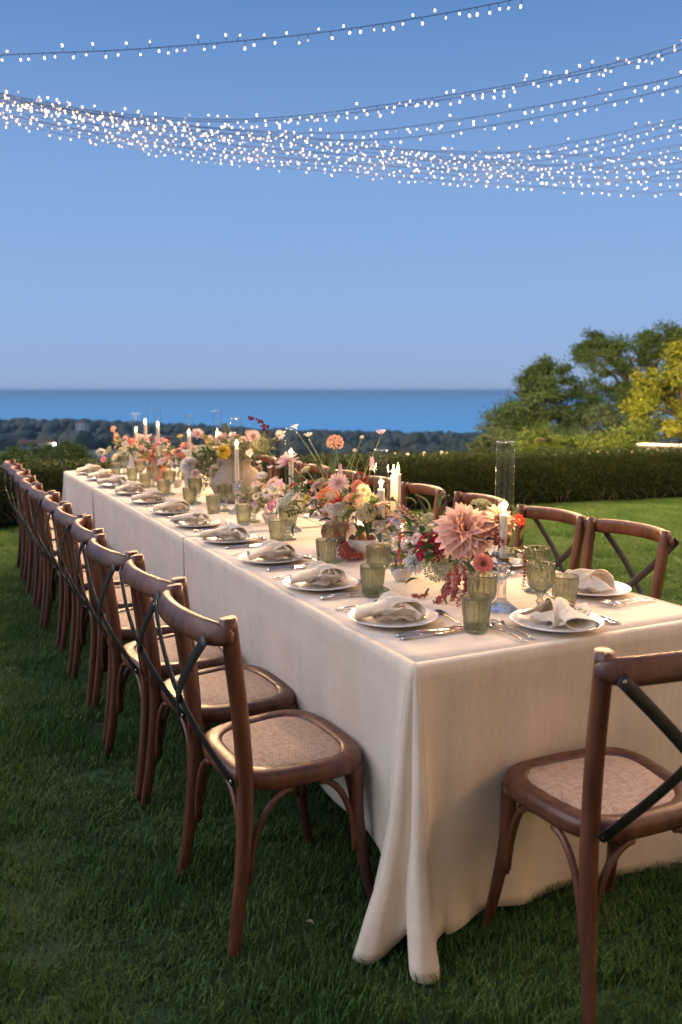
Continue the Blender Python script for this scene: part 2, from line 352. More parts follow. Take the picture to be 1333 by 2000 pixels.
wall('garden_wall', 'plain white garden wall under the lamp-tinted tree at the right', 'wall', at_d(1248, 880, 13.2), at_d(1500, 880, 12.6), .60, .2, M_plaster)
sw = thing('stone_wall', 'low rough stone wall behind the hedge in front of the trees', 'wall', at_d(1040, 890, 14) * 1)
sw.location.z = 0; d0 = at_d(1246, 890, 14.2) - at_d(1040, 890, 14); sw.rotation_euler = (0, 0, atan2(d0.y, d0.x)); Ls = sqrt(d0.x ** 2 + d0.y ** 2)
mb = MB(); mb.box(0, Ls, .03, .27, -1.3, .30); mb.build('wall_core', M_stone, sw)
smesh = []
for k in range(4):
    r_ = random.Random(50 + k); mb = MB(); mb.ball((0, 0, 0), .5, 8, 6, (1, 1, 1))
    mb.v = [tuple(Vector((math.copysign(abs(a * 2) ** .6, a) * .5, math.copysign(abs(b * 2) ** .6, b) * .5, math.copysign(abs(c * 2) ** .6, c) * .5)) * (1 + .12 * r_.uniform(-1, 1))) for a, b, c in mb.v]
    smesh.append(mb.mesh('stone', M_stone))
x = 0.; r_ = random.Random(9)
while x < Ls:
    w = r_.uniform(.10, .22)
    put('stone', r_.choice(smesh), sw, (x + w / 2, .15, .33 + r_.uniform(-.02, .025)), (r_.uniform(-.1, .1), r_.uniform(-.1, .1), 0), (w, .30, r_.uniform(.10, .16))); x += w * .97
def garden_lamp(px, py, dist, label, r=.035, grp='small warm lamps behind the hedge'):
    p = at_d(px, py, dist); t = thing('garden_lamp', label, 'lamp', (p.x, p.y, min(-.05, p.z - .6)), 0, grp); h = p.z - t.location.z
    mb = MB(); mb.tube([(0, 0, 0), (0, 0, h - r * .8)], .012, 6); mb.build('post', M_dark, t)
    mb = MB(); mb.ball((0, 0, h), r, 10, 8); mb.build('globe', M_lamp, t)
for px, py, d, r, lab in [(771, 886, 15, .028, 'small warm lamp just over the hedge nearest the tall centre candles'), (797, 887, 15, .035, 'warm lamp over the hedge, second from the candles'), (829, 886, 15, .036, 'warm lamp over the hedge, third from the candles'), (863, 884, 15, .034, 'warm lamp over the hedge, left one of the close pair'), (872, 885, 15, .028, 'warm lamp over the hedge, right one of the close pair'),
      (1167, 882, 13.9, .028, 'small warm lamp on the stone wall, leftmost of the four there'), (1188, 883, 13.9, .024, 'small warm lamp on the stone wall, second of the four there'), (1208, 882, 13.9, .024, 'small warm lamp on the stone wall, third of the four there'), (1236, 882, 13.9, .026, 'small warm lamp on the stone wall right before the white wall')]:
    garden_lamp(px, py, d, lab, r * .75)
def street_lamp(px, py, dist, label, r=.9):
    p = at_d(px, py, dist); gz = ground_z(p.x, p.y); t = thing('street_lamp', label, 'lamp', (p.x, p.y, gz), 0, 'lamps on the far hillside'); h = max(p.z - gz, 3)
    mb = MB(); mb.tube([(0, 0, 0), (0, 0, h)], .12, 6); mb.build('post', M_dark, t)
    mb = MB(); mb.ball((0, 0, h), r, 8, 6); mb.build('lamp_head', M_lampw, t)
street_lamp(879, 856, 820, 'far white street lamp by the shore, left one of the pair'); street_lamp(893, 856, 830, 'far white street lamp by the shore, right one of the pair')

# far woodland on the hills (one mass) and a few houses
M_wood = mk('far_woodland', (.05, .068, .05), .9, var=(.11, .13, .09), scale=.03, mix=.4, coord='World', detail=8)
ico = []
def icos():
    t = (1 + sqrt(5)) / 2
    v = [Vector(q).normalized() for q in [(-1, t, 0), (1, t, 0), (-1, -t, 0), (1, -t, 0), (0, -1, t), (0, 1, t), (0, -1, -t), (0, 1, -t), (t, 0, -1), (t, 0, 1), (-t, 0, -1), (-t, 0, 1)]]
    f = [(0, 11, 5), (0, 5, 1), (0, 1, 7), (0, 7, 10), (0, 10, 11), (1, 5, 9), (5, 11, 4), (11, 10, 2), (10, 7, 6), (7, 1, 8), (3, 9, 4), (3, 4, 2), (3, 2, 6), (3, 6, 8), (3, 8, 9), (4, 9, 5), (2, 4, 11), (6, 2, 10), (8, 6, 7), (9, 8, 1)]
    nf = []; cache = {}
    for a, b, c in f:
        def mid(i, j):
            k = (min(i, j), max(i, j))
            if k not in cache: cache[k] = len(v); v.append(((v[i] + v[j]) / 2).normalized())
            return cache[k]
        x_, y_, z_ = mid(a, b), mid(b, c), mid(c, a); nf += [(a, x_, z_), (b, y_, x_), (c, z_, y_), (x_, y_, z_)]
    return v, nf
IV, IF = icos()
mb = MB(); r_ = random.Random(77)
for i in range(5200):
    az = radians(r_.uniform(-27, 27)); a = YAW + az; u = r_.random()
    D = r_.uniform(700, 1050) if u < .38 else r_.uniform(250, 1000) if u < .85 else r_.uniform(70, 300)
    x, y = CAM.x + D * sin(a), CAM.y + D * cos(a)
    if D < 690 and nz(x * .011, y * .011, 4.) < (.10 if D > 200 else .15) + (.26 if az < radians(-11) else 0): continue
    hx = (az + radians(0)); pxl = 666.5 + F_PX * math.tan(az)
    if (20 < pxl < 125 and D < 345) or (130 < pxl < 185 and 480 < D < 655) or (470 < pxl < 560 and 420 < D < 720): continue
    gz = ground_z(x, y); s = r_.uniform(3., 6.5) * (1 if D > 250 else .5) * (.5 + .5 * min(1, D / 700))
    zz = r_.uniform(.75, 1.15); ph = r_.uniform(0, 50)
    mb.add([(x + q.x * s * (1 + .35 * nz(q.x * 2 + ph, q.y * 2, q.z * 2)), y + q.y * s * (1 + .35 * nz(q.x * 2 + ph, q.y * 2, q.z * 2)), gz + s * .55 + q.z * s * zz * (1 + .35 * nz(q.x * 2 + ph, q.y * 2, q.z * 2))) for q in IV], IF)
tag(mb.build('far_woodland', M_wood, smooth=False), 'dark woods and groves covering the hills down to the sea', 'woodland', kind='stuff')
M_roof = mk('roof_tile', (.22, .11, .07), .85, var=(.15, .08, .055), scale=.8, coord='World')
M_win = mk('dark_window', (.02, .025, .03), .15)
def house(px, py, dist, w, h, dep, label, rz=0., lit=None):
    p = at_d(px, py, dist); gz = p.z
    t = thing('farmhouse', label, 'house', (p.x, p.y, gz), -YAW + rz, 'houses on the far hills')
    mb = MB(); mb.box(-w / 2, w / 2, 0, dep, -6, h); mb.build('wall', M_plaster, t, smooth=False)
    mb = MB(); e = .35
    mb.add([(-w / 2 - e, -e, h), (w / 2 + e, -e, h), (w / 2 + e, dep + e, h), (-w / 2 - e, dep + e, h), (-w / 2 - e, dep / 2, h + dep * .22), (w / 2 + e, dep / 2, h + dep * .22)], [(0, 1, 5, 4), (2, 3, 4, 5), (0, 4, 3), (1, 2, 5), (0, 3, 2, 1)]); mb.build('roof', M_roof, t, smooth=False)
    for k in range(max(2, int(w / 4))):
        x = -w / 2 + (k + .5) * w / max(2, int(w / 4)); mb = MB(); mb.box(x - .5, x + .5, -.06, .02, h * .35, h * .75); mb.build('window', M_win, t, smooth=False)
    if lit:
        mb = MB(); mb.ball((lit, -.5, h * .7), .55, 8, 6); mb.build('porch_lamp', M_lampw, t)
house(72, 876, 330, 12, 2.0, 5, 'long low white house with a lit lamp on the left hillside', .15, 6.2)
house(157, 842, 640, 7, 5.5, 6, 'pale tall house among the trees on the left ridge', -.3)
house(512, 861, 700, 14, 3, 6, 'pale low house beyond the stoneware vase near the shore', .2)

# unseen house added behind the camera to block the sky there; it carries the light strings
HY = -4.9
added_house = thing('house', 'cream plastered house added out of view behind the camera to block the sky', 'house', (0, HY, 0))
mb = MB(); mb.box(-9, 15, -9, 0, -.5, 5.4); mb.build('wall', M_plaster, added_house, smooth=False)
mb = MB(); mb.add([(-9.6, .6, 5.35), (15.6, .6, 5.35), (15.6, -9.6, 5.35), (-9.6, -9.6, 5.35), (-6, -4.5, 7.6), (12, -4.5, 7.6)], [(0, 1, 5, 4), (2, 3, 4, 5), (0, 4, 3), (1, 2, 5), (0, 3, 2, 1)]); mb.build('roof', M_roof, added_house, smooth=False)
for x, z0, z1, w in [(-6, .0, 2.2, .9), (-3, .9, 2.2, 1.0), (0, .0, 2.3, 1.3), (3.5, .9, 2.2, 1.0), (7, .0, 2.2, .9), (10.5, .9, 2.2, 1.0), (-5, 3.4, 4.7, .9), (0, 3.4, 4.7, .9), (5, 3.4, 4.7, .9), (10, 3.4, 4.7, .9)]:
    mb = MB(); mb.box(x - w / 2, x + w / 2, -.02, .03, z0 + .01, z1); f_ = mb.build('door' if z0 == 0 else 'window', M_bark, added_house, smooth=False)
    for s in (-1, 1): mb = MB(); mb.box(x + s * w / 4 - w / 4 + .06, x + s * w / 4 + w / 4 - .06, .03, .036, z0 + .1, z1 - .08); mb.build('pane', M_win, f_, smooth=False)
# ================================================================== TABLE CLOTHS
T = .76; W = 1.03; SEAM1, SEAM2, LEN = 1.99, 4.25, 5.55
def linen(name, a, b, fine=900.):
    m = bpy.data.materials.new(name); m.use_nodes = True; n, l = m.node_tree.nodes, m.node_tree.links
    p = n['Principled BSDF']; p.inputs['Roughness'].default_value = .85; p.inputs['Sheen Weight'].default_value = .25; p.inputs['Specular IOR Level'].default_value = .2
    tc_ = n.new('ShaderNodeTexCoord'); acc = None
    t1 = n.new('ShaderNodeTexNoise'); t1.inputs['Scale'].default_value = 7; t1.inputs['Detail'].default_value = 6; l.new(tc_.outputs['Object'], t1.inputs['Vector'])
    cr = n.new('ShaderNodeValToRGB'); cr.color_ramp.elements[0].position = .3; cr.color_ramp.elements[1].position = .7
    cr.color_ramp.elements[0].color = (*a, 1); cr.color_ramp.elements[1].color = (*b, 1); l.new(t1.outputs['Fac'], cr.inputs[0])
    hs = []
    for st in ((1., 1., 40.), (40., 40., 1.)):               # slubs of the weave, along and across
        mp = n.new('ShaderNodeMapping'); mp.inputs['Scale'].default_value = st; l.new(tc_.outputs['Object'], mp.inputs[0])
        t = n.new('ShaderNodeTexNoise'); t.inputs['Scale'].default_value = fine / 40; t.inputs['Detail'].default_value = 3; l.new(mp.outputs[0], t.inputs['Vector']); hs.append(t)
    ad = n.new('ShaderNodeMath'); l.new(hs[0].outputs['Fac'], ad.inputs[0]); l.new(hs[1].outputs['Fac'], ad.inputs[1])
    mr = n.new('ShaderNodeMapRange'); mr.inputs['From Min'].default_value = .6; mr.inputs['From Max'].default_value = 1.4; mr.inputs['To Min'].default_value = .86; mr.inputs['To Max'].default_value = 1.1; l.new(ad.outputs[0], mr.inputs[0])
    mm = n.new('ShaderNodeHueSaturation'); l.new(cr.outputs[0], mm.inputs['Color']); l.new(mr.outputs[0], mm.inputs['Value']); l.new(mm.outputs[0], p.inputs['Base Color'])
    t2 = n.new('ShaderNodeTexNoise'); t2.inputs['Scale'].default_value = 16; t2.inputs['Detail'].default_value = 5; l.new(tc_.outputs['Object'], t2.inputs['Vector'])
    mpw = n.new('ShaderNodeMapping'); mpw.inputs['Scale'].default_value = (9, 9, .9); l.new(tc_.outputs['Object'], mpw.inputs[0]); t3 = n.new('ShaderNodeTexNoise'); t3.inputs['Scale'].default_value = 1.6; t3.inputs['Detail'].default_value = 3; l.new(mpw.outputs[0], t3.inputs['Vector'])
    b0 = n.new('ShaderNodeBump'); b0.inputs['Strength'].default_value = .32; b0.inputs['Distance'].default_value = .02; l.new(t3.outputs['Fac'], b0.inputs['Height'])
    b1 = n.new('ShaderNodeBump'); l.new(b0.outputs[0], b1.inputs['Normal']); b1.inputs['Strength'].default_value = .25; b1.inputs['Distance'].default_value = .006; l.new(t2.outputs['Fac'], b1.inputs['Height'])
    b2 = n.new('ShaderNodeBump'); b2.inputs['Strength'].default_value = .35; b2.inputs['Distance'].default_value = .001; l.new(ad.outputs[0], b2.inputs['Height']); l.new(b1.outputs[0], b2.inputs['Normal']); l.new(b2.outputs[0], p.inputs['Normal'])
    return m
M_cloth = linen('table_linen', (.71, .61, .475), (.79, .69, .555))
M_napkin = linen('napkin_linen', (.78, .67, .50), (.84, .74, .58), 1400.)
def spline(pts, n):
    P = [Vector(q) for q in pts]; P = [P[0] * 2 - P[1]] + P + [P[-1] * 2 - P[-2]]; out_ = []
    for i in range(1, len(P) - 2):
        for k in range(n):
            t = k / n; a, b, c, d = P[i - 1:i + 3]
            out_.append(.5 * ((2 * b) + (c - a) * t + (2 * a - 5 * b + 4 * c - d) * t * t + (3 * b - a - 3 * c + d) * t ** 3))
    return out_ + [P[-2]]
def tri(x, c, w): q = max(0., 1 - abs(x - c) / w); return .55 * q + .45 * q * q * (3 - 2 * q)
def gau(x, c, w): return exp(-((x - c) / w) ** 2)
CORNER = spline([(-.004, .10, 0), (-.020, .085, 0), (-.070, .080, 0), (-.112, .060, 0), (-.124, .026, 0), (-.095, -.002, 0), (-.045, -.004, 0), (-.014, -.016, 0), (-.032, -.040, 0), (-.046, -.075, 0), (-.024, -.106, 0), (.016, -.104, 0), (.034, -.062, 0), (.056, -.020, 0), (.10, -.006, 0)], 8)
def cloth(y0, y1, near, far, label):
    """top sheet plus hanging sides: list of (base point, outward normal, key) round the open border"""
    path = []
    def side(a, b, n_, k, s0):
        a, b = Vector(a), Vector(b); L = (b - a).length; m = max(8, int(L / .022))
        for i in range(m + 1): path.append((a.lerp(b, i / m), Vector(n_), k, s0 + L * i / m))
    R = .012
    def corner(cx, cy_, a0, a1, k, s0):
        for i in range(1, 72):
            a = radians(a0 + (a1 - a0) * i / 72); path.append((Vector((cx + R * cos(a), cy_ + R * sin(a), 0)), Vector((cos(a), sin(a), 0)), k, i / 72))
    g0 = R if near else .003; g1 = R if far else .003
    side((0, y1 - g1, 0), (0, y0 + (.10 if near else g0), 0), (-1, 0, 0), 'L', 0)
    if near:
        for i in range(1, 110):                                # hanging corner: points bunch at the table corner, folds open below
            t_ = i / 110
            if t_ < .16: b_ = Vector((0, .10 - (.10 - R) * t_ / .16, 0)); n0 = Vector((-1, 0, 0))
            elif t_ < .84: a = radians(180 + 90 * (t_ - .16) / .68); b_ = Vector((R + R * cos(a), R + R * sin(a), 0)); n0 = Vector((cos(a), sin(a), 0))
            else: b_ = Vector((R + (.10 - R) * (t_ - .84) / .16, 0, 0)); n0 = Vector((0, -1, 0))
            path.append((b_, n0, 'C', t_))
        side((.10, y0, 0), (W - R, y0, 0), (0, -1, 0), 'N', 0); corner(W - R, y0 + R, 270, 360, 'D', 0)
        side((W, y0 + R, 0), (W, y1 - g1, 0), (1, 0, 0), 'R', 0)
        order = path
    else:
        lp = path; path = []; side((W, y0 + g0, 0), (W, y1 - g1, 0), (1, 0, 0), 'R', 0); rp = path
        if far:
            path = []; corner(W - R, y1 - R, 0, 90, 'E', 0); side((W - R, y1, 0), (R, y1, 0), (0, 1, 0), 'F', 0); corner(R, y1 - R, 90, 180, 'G', 0); order = rp + path + lp
        else: order = None; segs = [lp, rp]
    segs = [order] if order else segs
    mb = MB(); NV = 26; ring = []
    ph = y0 * 3.1
    for sg in segs:
        rows = []
        for b, n_, k, s in sg:
            col = []
            for j in range(NV + 1):
                v = max(0, (j - 2) / (NV - 2)); ext = 0.; hem = .20
                if j == 0: q = b - n_ * .014; col.append((q.x, q.y, T)); continue
                if j == 1: q = b - n_ * .004; col.append((q.x, q.y, T - .0015)); continue
                yy = b.y if k in 'LR' else b.x
                w_ = .010 * sin(yy * 7.3 + ph) + .006 * sin(yy * 17.1 + 1.3 * ph) + .008 * nz(yy * 5, ph)
                off = .003 + (.55 * w_ - (.010 if k in 'LR' else 0)) * v ** 1.2
                if k == 'L' and near: off += -.012 * v * gau(b.y, .30, .15)
                if k in 'LR':
                    hem = .20 + .012 * sin(yy * 3.3)
                    if near and b.y < .16: hem = .20 - .17 * (1 - b.y / .16) ** 1.2
                if k == 'N':
                    hem = .045 - .05 * min(1, s / .9) + .014 * sin(s * 11) ; off = .004 + (.002 + .05 * max(0, s - .75) + .010 * sin(s * 8.1 + .6) + .008 * sin(s * 19 + 2) * v) * v ** 1.5
                    off += .010 * v * sin(s * 27 + 1) * gau(s, .2, .3) - .056 * v * gau(s, .42, .30) + .0035 * exp(-((s - .515) / .006) ** 2) + .002 * exp(-((s - .26) / .005) ** 2)
                if k == 'C':
                    cr_ = gau(s, .50, .10); hem = .012 + .02 * abs(nz(s * 9, 4.)) + .06 * cr_ + .13 * max(0, 1 - s / .16) ** 1.3 + .035 * max(0, (s - .86) / .14)
                    f = s * (len(CORNER) - 1); i0 = min(int(f), len(CORNER) - 2); Bc = CORNER[i0].lerp(CORNER[i0 + 1], f - i0)
                    kick = 1 + (-.20 + .30 * max(0, v - .70) / .30) * (1 if .16 < s < .84 else 0)
                    w2 = Vector((nz(s * 6, v * 3, 1.), nz(s * 6, v * 3, 9.), 0)) * .014 * v
                    q0 = b + n_ * .004; e_ = Vector((Bc.x * kick, Bc.y * kick, 0)) - q0; g_v = .10 * v ** .5 + .90 * v ** 1.15
                    q = q0 + e_ * g_v + w2; d = T * v; nd = n_ * (.0055 * exp(-((d - .055) / .006) ** 2) * max(0, 1 - 6 * min(s, 1 - s)))
                    z = T - .006 - (T - .006 - hem) * v; col.append((q.x + nd.x, q.y + nd.y, z)); continue
                if k in 'DEG': off = .004 + v ** 1.3 * (.10 * gau(s, .3, .16) + .08 * gau(s, .75, .16) + .03); hem = .02
                if k == 'F': hem = .06; off = .006 + (.03 + .02 * sin(s * 12)) * v ** 1.4
                if k in 'LR': off += .0035 * exp(-(((yy + .23) % .62 - .31) / .006) ** 2)
                if v > .965: off += .0022
                d = (T - hem) * v
                off += .0055 * exp(-((d - .055) / .006) ** 2) - .0025 * exp(-((d - .075) / .012) ** 2)
                z = T - .006 - (T - .006 - hem) * v
                if hem < .03 and v > .93 and k == 'C': off += .03 * (v - .93) / .07
                q = b + n_ * off
                if not near and k in 'LR' or near and k in 'LR': # seam edges fall slightly away from each other
                    for ys, sgn, on in ((y0, 1, not near), (y1, -1, not far)):
                        if on: q.y += sgn * .016 * v * exp(-abs(b.y - ys) / .03)
                col.append((q.x, q.y, z))
            rows.append(col)
        mb.grid(lambda u, v: rows[int(round(u * (len(rows) - 1)))][int(round(v * NV))], len(rows), NV + 1)
        ring.append([r[0] for r in rows])
    top = ring[0] if len(ring) == 1 else ring[0] + ring[1][::1]
    # top sheet as a fine grid so that the linen can lie unevenly
    ny = max(4, int((y1 - y0) / .06)); xa, xb = .0141, W - .0141
    ya, yb = y0 + (.0141 if near else .003), y1 - (.0141 if far else .003)
    def topf(u, v):
        e = min(u, 1 - u) * min(1, min(v if near else 1, (1 - v) if far else 1) * 20)
        x, y = xa + (xb - xa) * u, ya + (yb - ya) * v
        return (x, y, T + .0012 * nz(x * 9, y * 7, ph) * min(1, e * 8))
    mb.grid(topf, 18, ny)
    o = mb.build('tablecloth', M_cloth); sd = o.modifiers.new('cloth', 'SOLIDIFY'); sd.thickness = .0015; sd.offset = -1
    return tag(o, label, 'tablecloth', 'linen tablecloths on the long table')
cloth(0, SEAM1, True, False, 'beige linen tablecloth on the near end with its corner draping to the grass')
cloth(SEAM1, SEAM2, False, False, 'beige linen tablecloth on the middle of the long table between two seams')
cloth(SEAM2, LEN, False, True, 'beige linen tablecloth on the far end of the long table')

# ================================================================== CHAIRS
def wood_mat():
    m = mk('chair_wood', (.050, .016, .009), .44, var=(.155, .056, .027), scale=34, mix=.42, coord='Object', stretch=(1, 1, .12), bump=.16, bscale=70, coat=.12, rand=.18, bdist=.003)
    return m
M_wood_ch = wood_mat()
M_strap = mk('black_strap', (.012, .012, .013), .42, metal=.3, var=(.03, .03, .03), scale=30)
M_rivet = mk('rivet', (.35, .33, .30), .35, metal=1)
def cane_mat():
    m = bpy.data.materials.new('cane_weave'); m.use_nodes = True; n, l = m.node_tree.nodes, m.node_tree.links
    p = n['Principled BSDF']; p.inputs['Roughness'].default_value = .6
    t = n.new('ShaderNodeTexCoord'); hts = []
    for rot in (0, pi / 2):
        mp = n.new('ShaderNodeMapping'); mp.inputs['Rotation'].default_value = (0, 0, rot + .02); l.new(t.outputs['Object'], mp.inputs[0])
        w = n.new('ShaderNodeTexWave'); w.inputs['Scale'].default_value = 48; w.inputs['Distortion'].default_value = .6; w.inputs['Detail'].default_value = 1; w.inputs['Detail Scale'].default_value = 3; l.new(mp.outputs[0], w.inputs['Vector']); hts.append(w)
    ck = n.new('ShaderNodeTexChecker'); ck.inputs['Scale'].default_value = 96; l.new(t.outputs['Object'], ck.inputs['Vector'])
    mx_ = n.new('ShaderNodeMix'); l.new(ck.outputs['Fac'], mx_.inputs[0]); l.new(hts[0].outputs['Fac'], mx_.inputs[2]); l.new(hts[1].outputs['Fac'], mx_.inputs[3])
    nt = n.new('ShaderNodeTexNoise'); nt.inputs['Scale'].default_value = 60; nt.inputs['Detail'].default_value = 5; l.new(t.outputs['Object'], nt.inputs['Vector'])
    ad = n.new('ShaderNodeMath'); ad.operation = 'MULTIPLY_ADD'; ad.inputs[1].default_value = .55; l.new(mx_.outputs[0], ad.inputs[0]); l.new(nt.outputs['Fac'], ad.inputs[2])
    cr = n.new('ShaderNodeValToRGB'); cr.color_ramp.elements[0].position = .38; cr.color_ramp.elements[1].position = .98; cr.color_ramp.elements[0].color = (.26, .15, .095, 1); cr.color_ramp.elements[1].color = (.60, .43, .31, 1)
    l.new(ad.outputs[0], cr.inputs[0]); l.new(cr.outputs[0], p.inputs['Base Color'])
    b = n.new('ShaderNodeBump'); b.inputs['Strength'].default_value = .5; b.inputs['Distance'].default_value = .002; l.new(mx_.outputs[0], b.inputs['Height']); l.new(b.outputs[0], p.inputs['Normal'])
    return m
M_cane = cane_mat()
def make_chair():
    root = thing('crossback_chair', '', 'chair')
    def outline(a, ins):                                     # rounded trapezoid, front (+y) wider
        c, s = cos(a), sin(a); p = 2 / 3.6
        x, y = math.copysign(abs(c) ** p, c), math.copysign(abs(s) ** p, s)
        hw = .205 + .018 * y; return (x * (hw - ins), y * (.188 - ins) + (0 if y < 0 else .006 * (1 - x * x)))
    sec = [(.004, .418), (.0, .428), (.0, .446), (.004, .456), (.012, .461), (.040, .462), (.047, .458), (.052, .452), (.052, .424), (.012, .415)]
    mb = MB(); mb.grid(lambda u, v: (*outline(2 * pi * u, sec[int(round(v * 10)) % 10][0]), sec[int(round(v * 10)) % 10][1]), 56, 10, cu=True, cv=True)
    mb.build('seat_frame', M_wood_ch, root)
    mb = MB(); mb.grid(lambda u, v: (outline(2 * pi * u, .050)[0] * v, outline(2 * pi * u, .050)[1] * v, .4595 + .006 * (1 - v ** 2.5) - .004 * (v > .97)), 56, 9, cu=True); mb.build('cane_seat', M_cane, root)
    sq = squircle(.72)
    for s in (-1, 1):
        mb = MB(); pts = spline([(s * .200, -.222, 0), (s * .191, -.196, .16), (s * .184, -.176, .34), (s * .183, -.174, .47), (s * .190, -.186, .62), (s * .197, -.203, .76), (s * .200, -.217, .878)], 4)
        mb.tube(pts, [(.0125 + .0055 * min(1, i / 9), .015 + .006 * min(1, i / 9)) for i in range(len(pts))], 12, sq, up=(0, 1, 0)); mb.build('rear_post', M_wood_ch, root)
        mb = MB(); pts = spline([(s * .203, .198, 0), (s * .190, .172, .12), (s * .176, .150, .28), (s * .174, .146, .425)], 5)
        mb.tube(pts, [.0125 + .009 * i / (len(pts) - 1) for i in range(len(pts))], 12, up=(0, 1, 0)); mb.build('front_leg', M_wood_ch, root)
        # bentwood braces: quarter arches from each leg up under the seat
        for (lx, ly, tx, ty) in ((s * .186, -.178, s * .186, -.05), (s * .186, -.178, s * .06, -.172), (s * .178, .155, s * .182, .03), (s * .178, .155, s * .05, .150)):
            mb = MB(); pts = []
            for i in range(11):
                a = pi / 2 * i / 10; k = 1 - cos(a); zz = .185 + .225 * sin(a); inn = .013
                dx, dy = tx - lx, ty - ly; d_ = sqrt(dx * dx + dy * dy)
                pts.append((lx + dx * k + dx / d_ * inn * (1 - k), ly + dy * k + dy / d_ * inn * (1 - k), zz))
            mb.tube(pts, [.009 if i else .0075 for i in range(11)], 8); mb.build('brace', M_wood_ch, root)
    # top rail: thick bent bar behind the posts, hooked forward at both ends
    mb = MB(); pts = []; rr_ = []
    for i in range(25):
        x = -.228 + .456 * i / 24; q = abs(x) / .228
        pts.append((x, -.282 + .046 * q ** 2 + .018 * max(0, q - .72) / .28, .838 + .010 * (1 - q * q)))
        e = min(i, 24 - i); rr_.append(((.0155, .031) if e > 2 else (.0148, .029) if e == 2 else (.0125, .0245) if e == 1 else (.006, .013)))
    mb.tube(pts, rr_, 16, squircle(.78), up=(0, .32, 1)); mb.build('top_rail', M_wood_ch, root)
    for s in (-1, 1):
        a = Vector((s * .206, -.272, .838)); c = Vector((-s * .183, -.203, .455)); mb = MB(); pts = []
        for i in range(17):
            t = i / 16; p = a.lerp(c, t); p.y -= .040 * sin(pi * t) + (.004 if s > 0 else 0); pts.append(p)
        mb.tube(pts, (.0155, .0018), 8, squircle(.3), up=(0, 1, 0)); st = mb.build('cross_strap', M_strap, root)
        for p in (a.lerp(c, .02), a.lerp(c, .985)): mb = MB(); mb.ball((p.x, p.y - .005, p.z), .0055, 8, 6, (1, .6, 1)); mb.build('rivet', M_rivet, st)
    return root
chair0 = make_chair(); first = [True]
def place_chair(x, y, rz, label, group, dz=0.):
    c = chair0 if first[0] else copy_tree(chair0); first[0] = False
    c.location = (x, y, dz); c.rotation_euler = (0, 0, rz); tag(c, label, 'chair', group); return c
rc = random.Random(5)
LY = [.385 + .48 * k for k in range(11)]
for k, y in enumerate(LY):
    lab = {0: 'wooden crossback chair with cane seat nearest the camera on the left', 10: 'crossback chair at the far end of the left row'}.get(k, f'crossback chair, {ORD[k]} from the camera in the left row')
    place_chair(-.196 + rc.uniform(-.012, .012) - (.0 if k < 2 else .01), y + rc.uniform(-.018, .018), -pi / 2 + rc.uniform(-.085, .085), lab, 'chairs along the left side')
RY = [.86, 1.30, 1.88, 2.44, 2.94, 3.42, 3.90, 4.38, 4.88]
for k, y in enumerate(RY):
    lab = {0: 'crossback chair nearest the camera on the right, its back against the lawn', 8: 'crossback chair at the far end of the right row'}.get(k, f'crossback chair, {ORD[k]} from the camera in the right row')
    place_chair(1.285 + rc.uniform(-.012, .012), y + rc.uniform(-.01, .01), pi / 2 + rc.uniform(-.05, .05), lab, 'chairs along the right side')
place_chair(.428, -.195, radians(-3), 'dark crossback chair at the near table end with its back to the camera', 'chair at the table end')
# ================================================================== TABLEWARE
TZ = T + .0012
M_china = mk('white_china', (.74, .72, .69), .22, coat=.3)
M_steel = mk('steel', (.62, .60, .58), .16, metal=1.)
def glass_mat(name, col, rough=.02, trans_mix=.0):
    m = bpy.data.materials.new(name); m.use_nodes = True; n, l = m.node_tree.nodes, m.node_tree.links; n.remove(n['Principled BSDF'])
    g = n.new('ShaderNodeBsdfGlass'); g.inputs['Color'].default_value = (*col, 1); g.inputs['Roughness'].default_value = rough; g.inputs['IOR'].default_value = 1.48
    t = n.new('ShaderNodeBsdfTransparent'); t.inputs[0].default_value = (*[c ** .8 for c in col], 1); ms = n.new('ShaderNodeMixShader'); ms.inputs[0].default_value = trans_mix
    l.new(g.outputs[0], ms.inputs[1]); l.new(t.outputs[0], ms.inputs[2]); l.new(ms.outputs[0], n['Material Output'].inputs[0]); return m
M_green = glass_mat('olive_glass', (.83, .84, .745), .015, .36)
M_crystal = glass_mat('crystal', (.99, .99, .99), .005, .22)
def thin_glass(name, lo, hi, pwr):
    m = bpy.data.materials.new(name); m.use_nodes = True; n, l = m.node_tree.nodes, m.node_tree.links; n.remove(n['Principled BSDF'])
    t = n.new('ShaderNodeBsdfTransparent'); t.inputs[0].default_value = (.97, .975, .975, 1); g = n.new('ShaderNodeBsdfGlossy'); g.inputs['Roughness'].default_value = .03
    f = n.new('ShaderNodeLayerWeight'); pw = n.new('ShaderNodeMath'); pw.operation = 'POWER'; pw.inputs[1].default_value = pwr; l.new(f.outputs['Facing'], pw.inputs[0])
    mr = n.new('ShaderNodeMapRange'); mr.inputs['To Min'].default_value = lo; mr.inputs['To Max'].default_value = hi; l.new(pw.outputs[0], mr.inputs[0]); ms = n.new('ShaderNodeMixShader'); l.new(mr.outputs[0], ms.inputs[0])
    l.new(t.outputs[0], ms.inputs[1]); l.new(g.outputs[0], ms.inputs[2]); l.new(ms.outputs[0], n['Material Output'].inputs[0]); return m
M_thin = thin_glass('thin_clear_glass', .04, .95, 2.6)

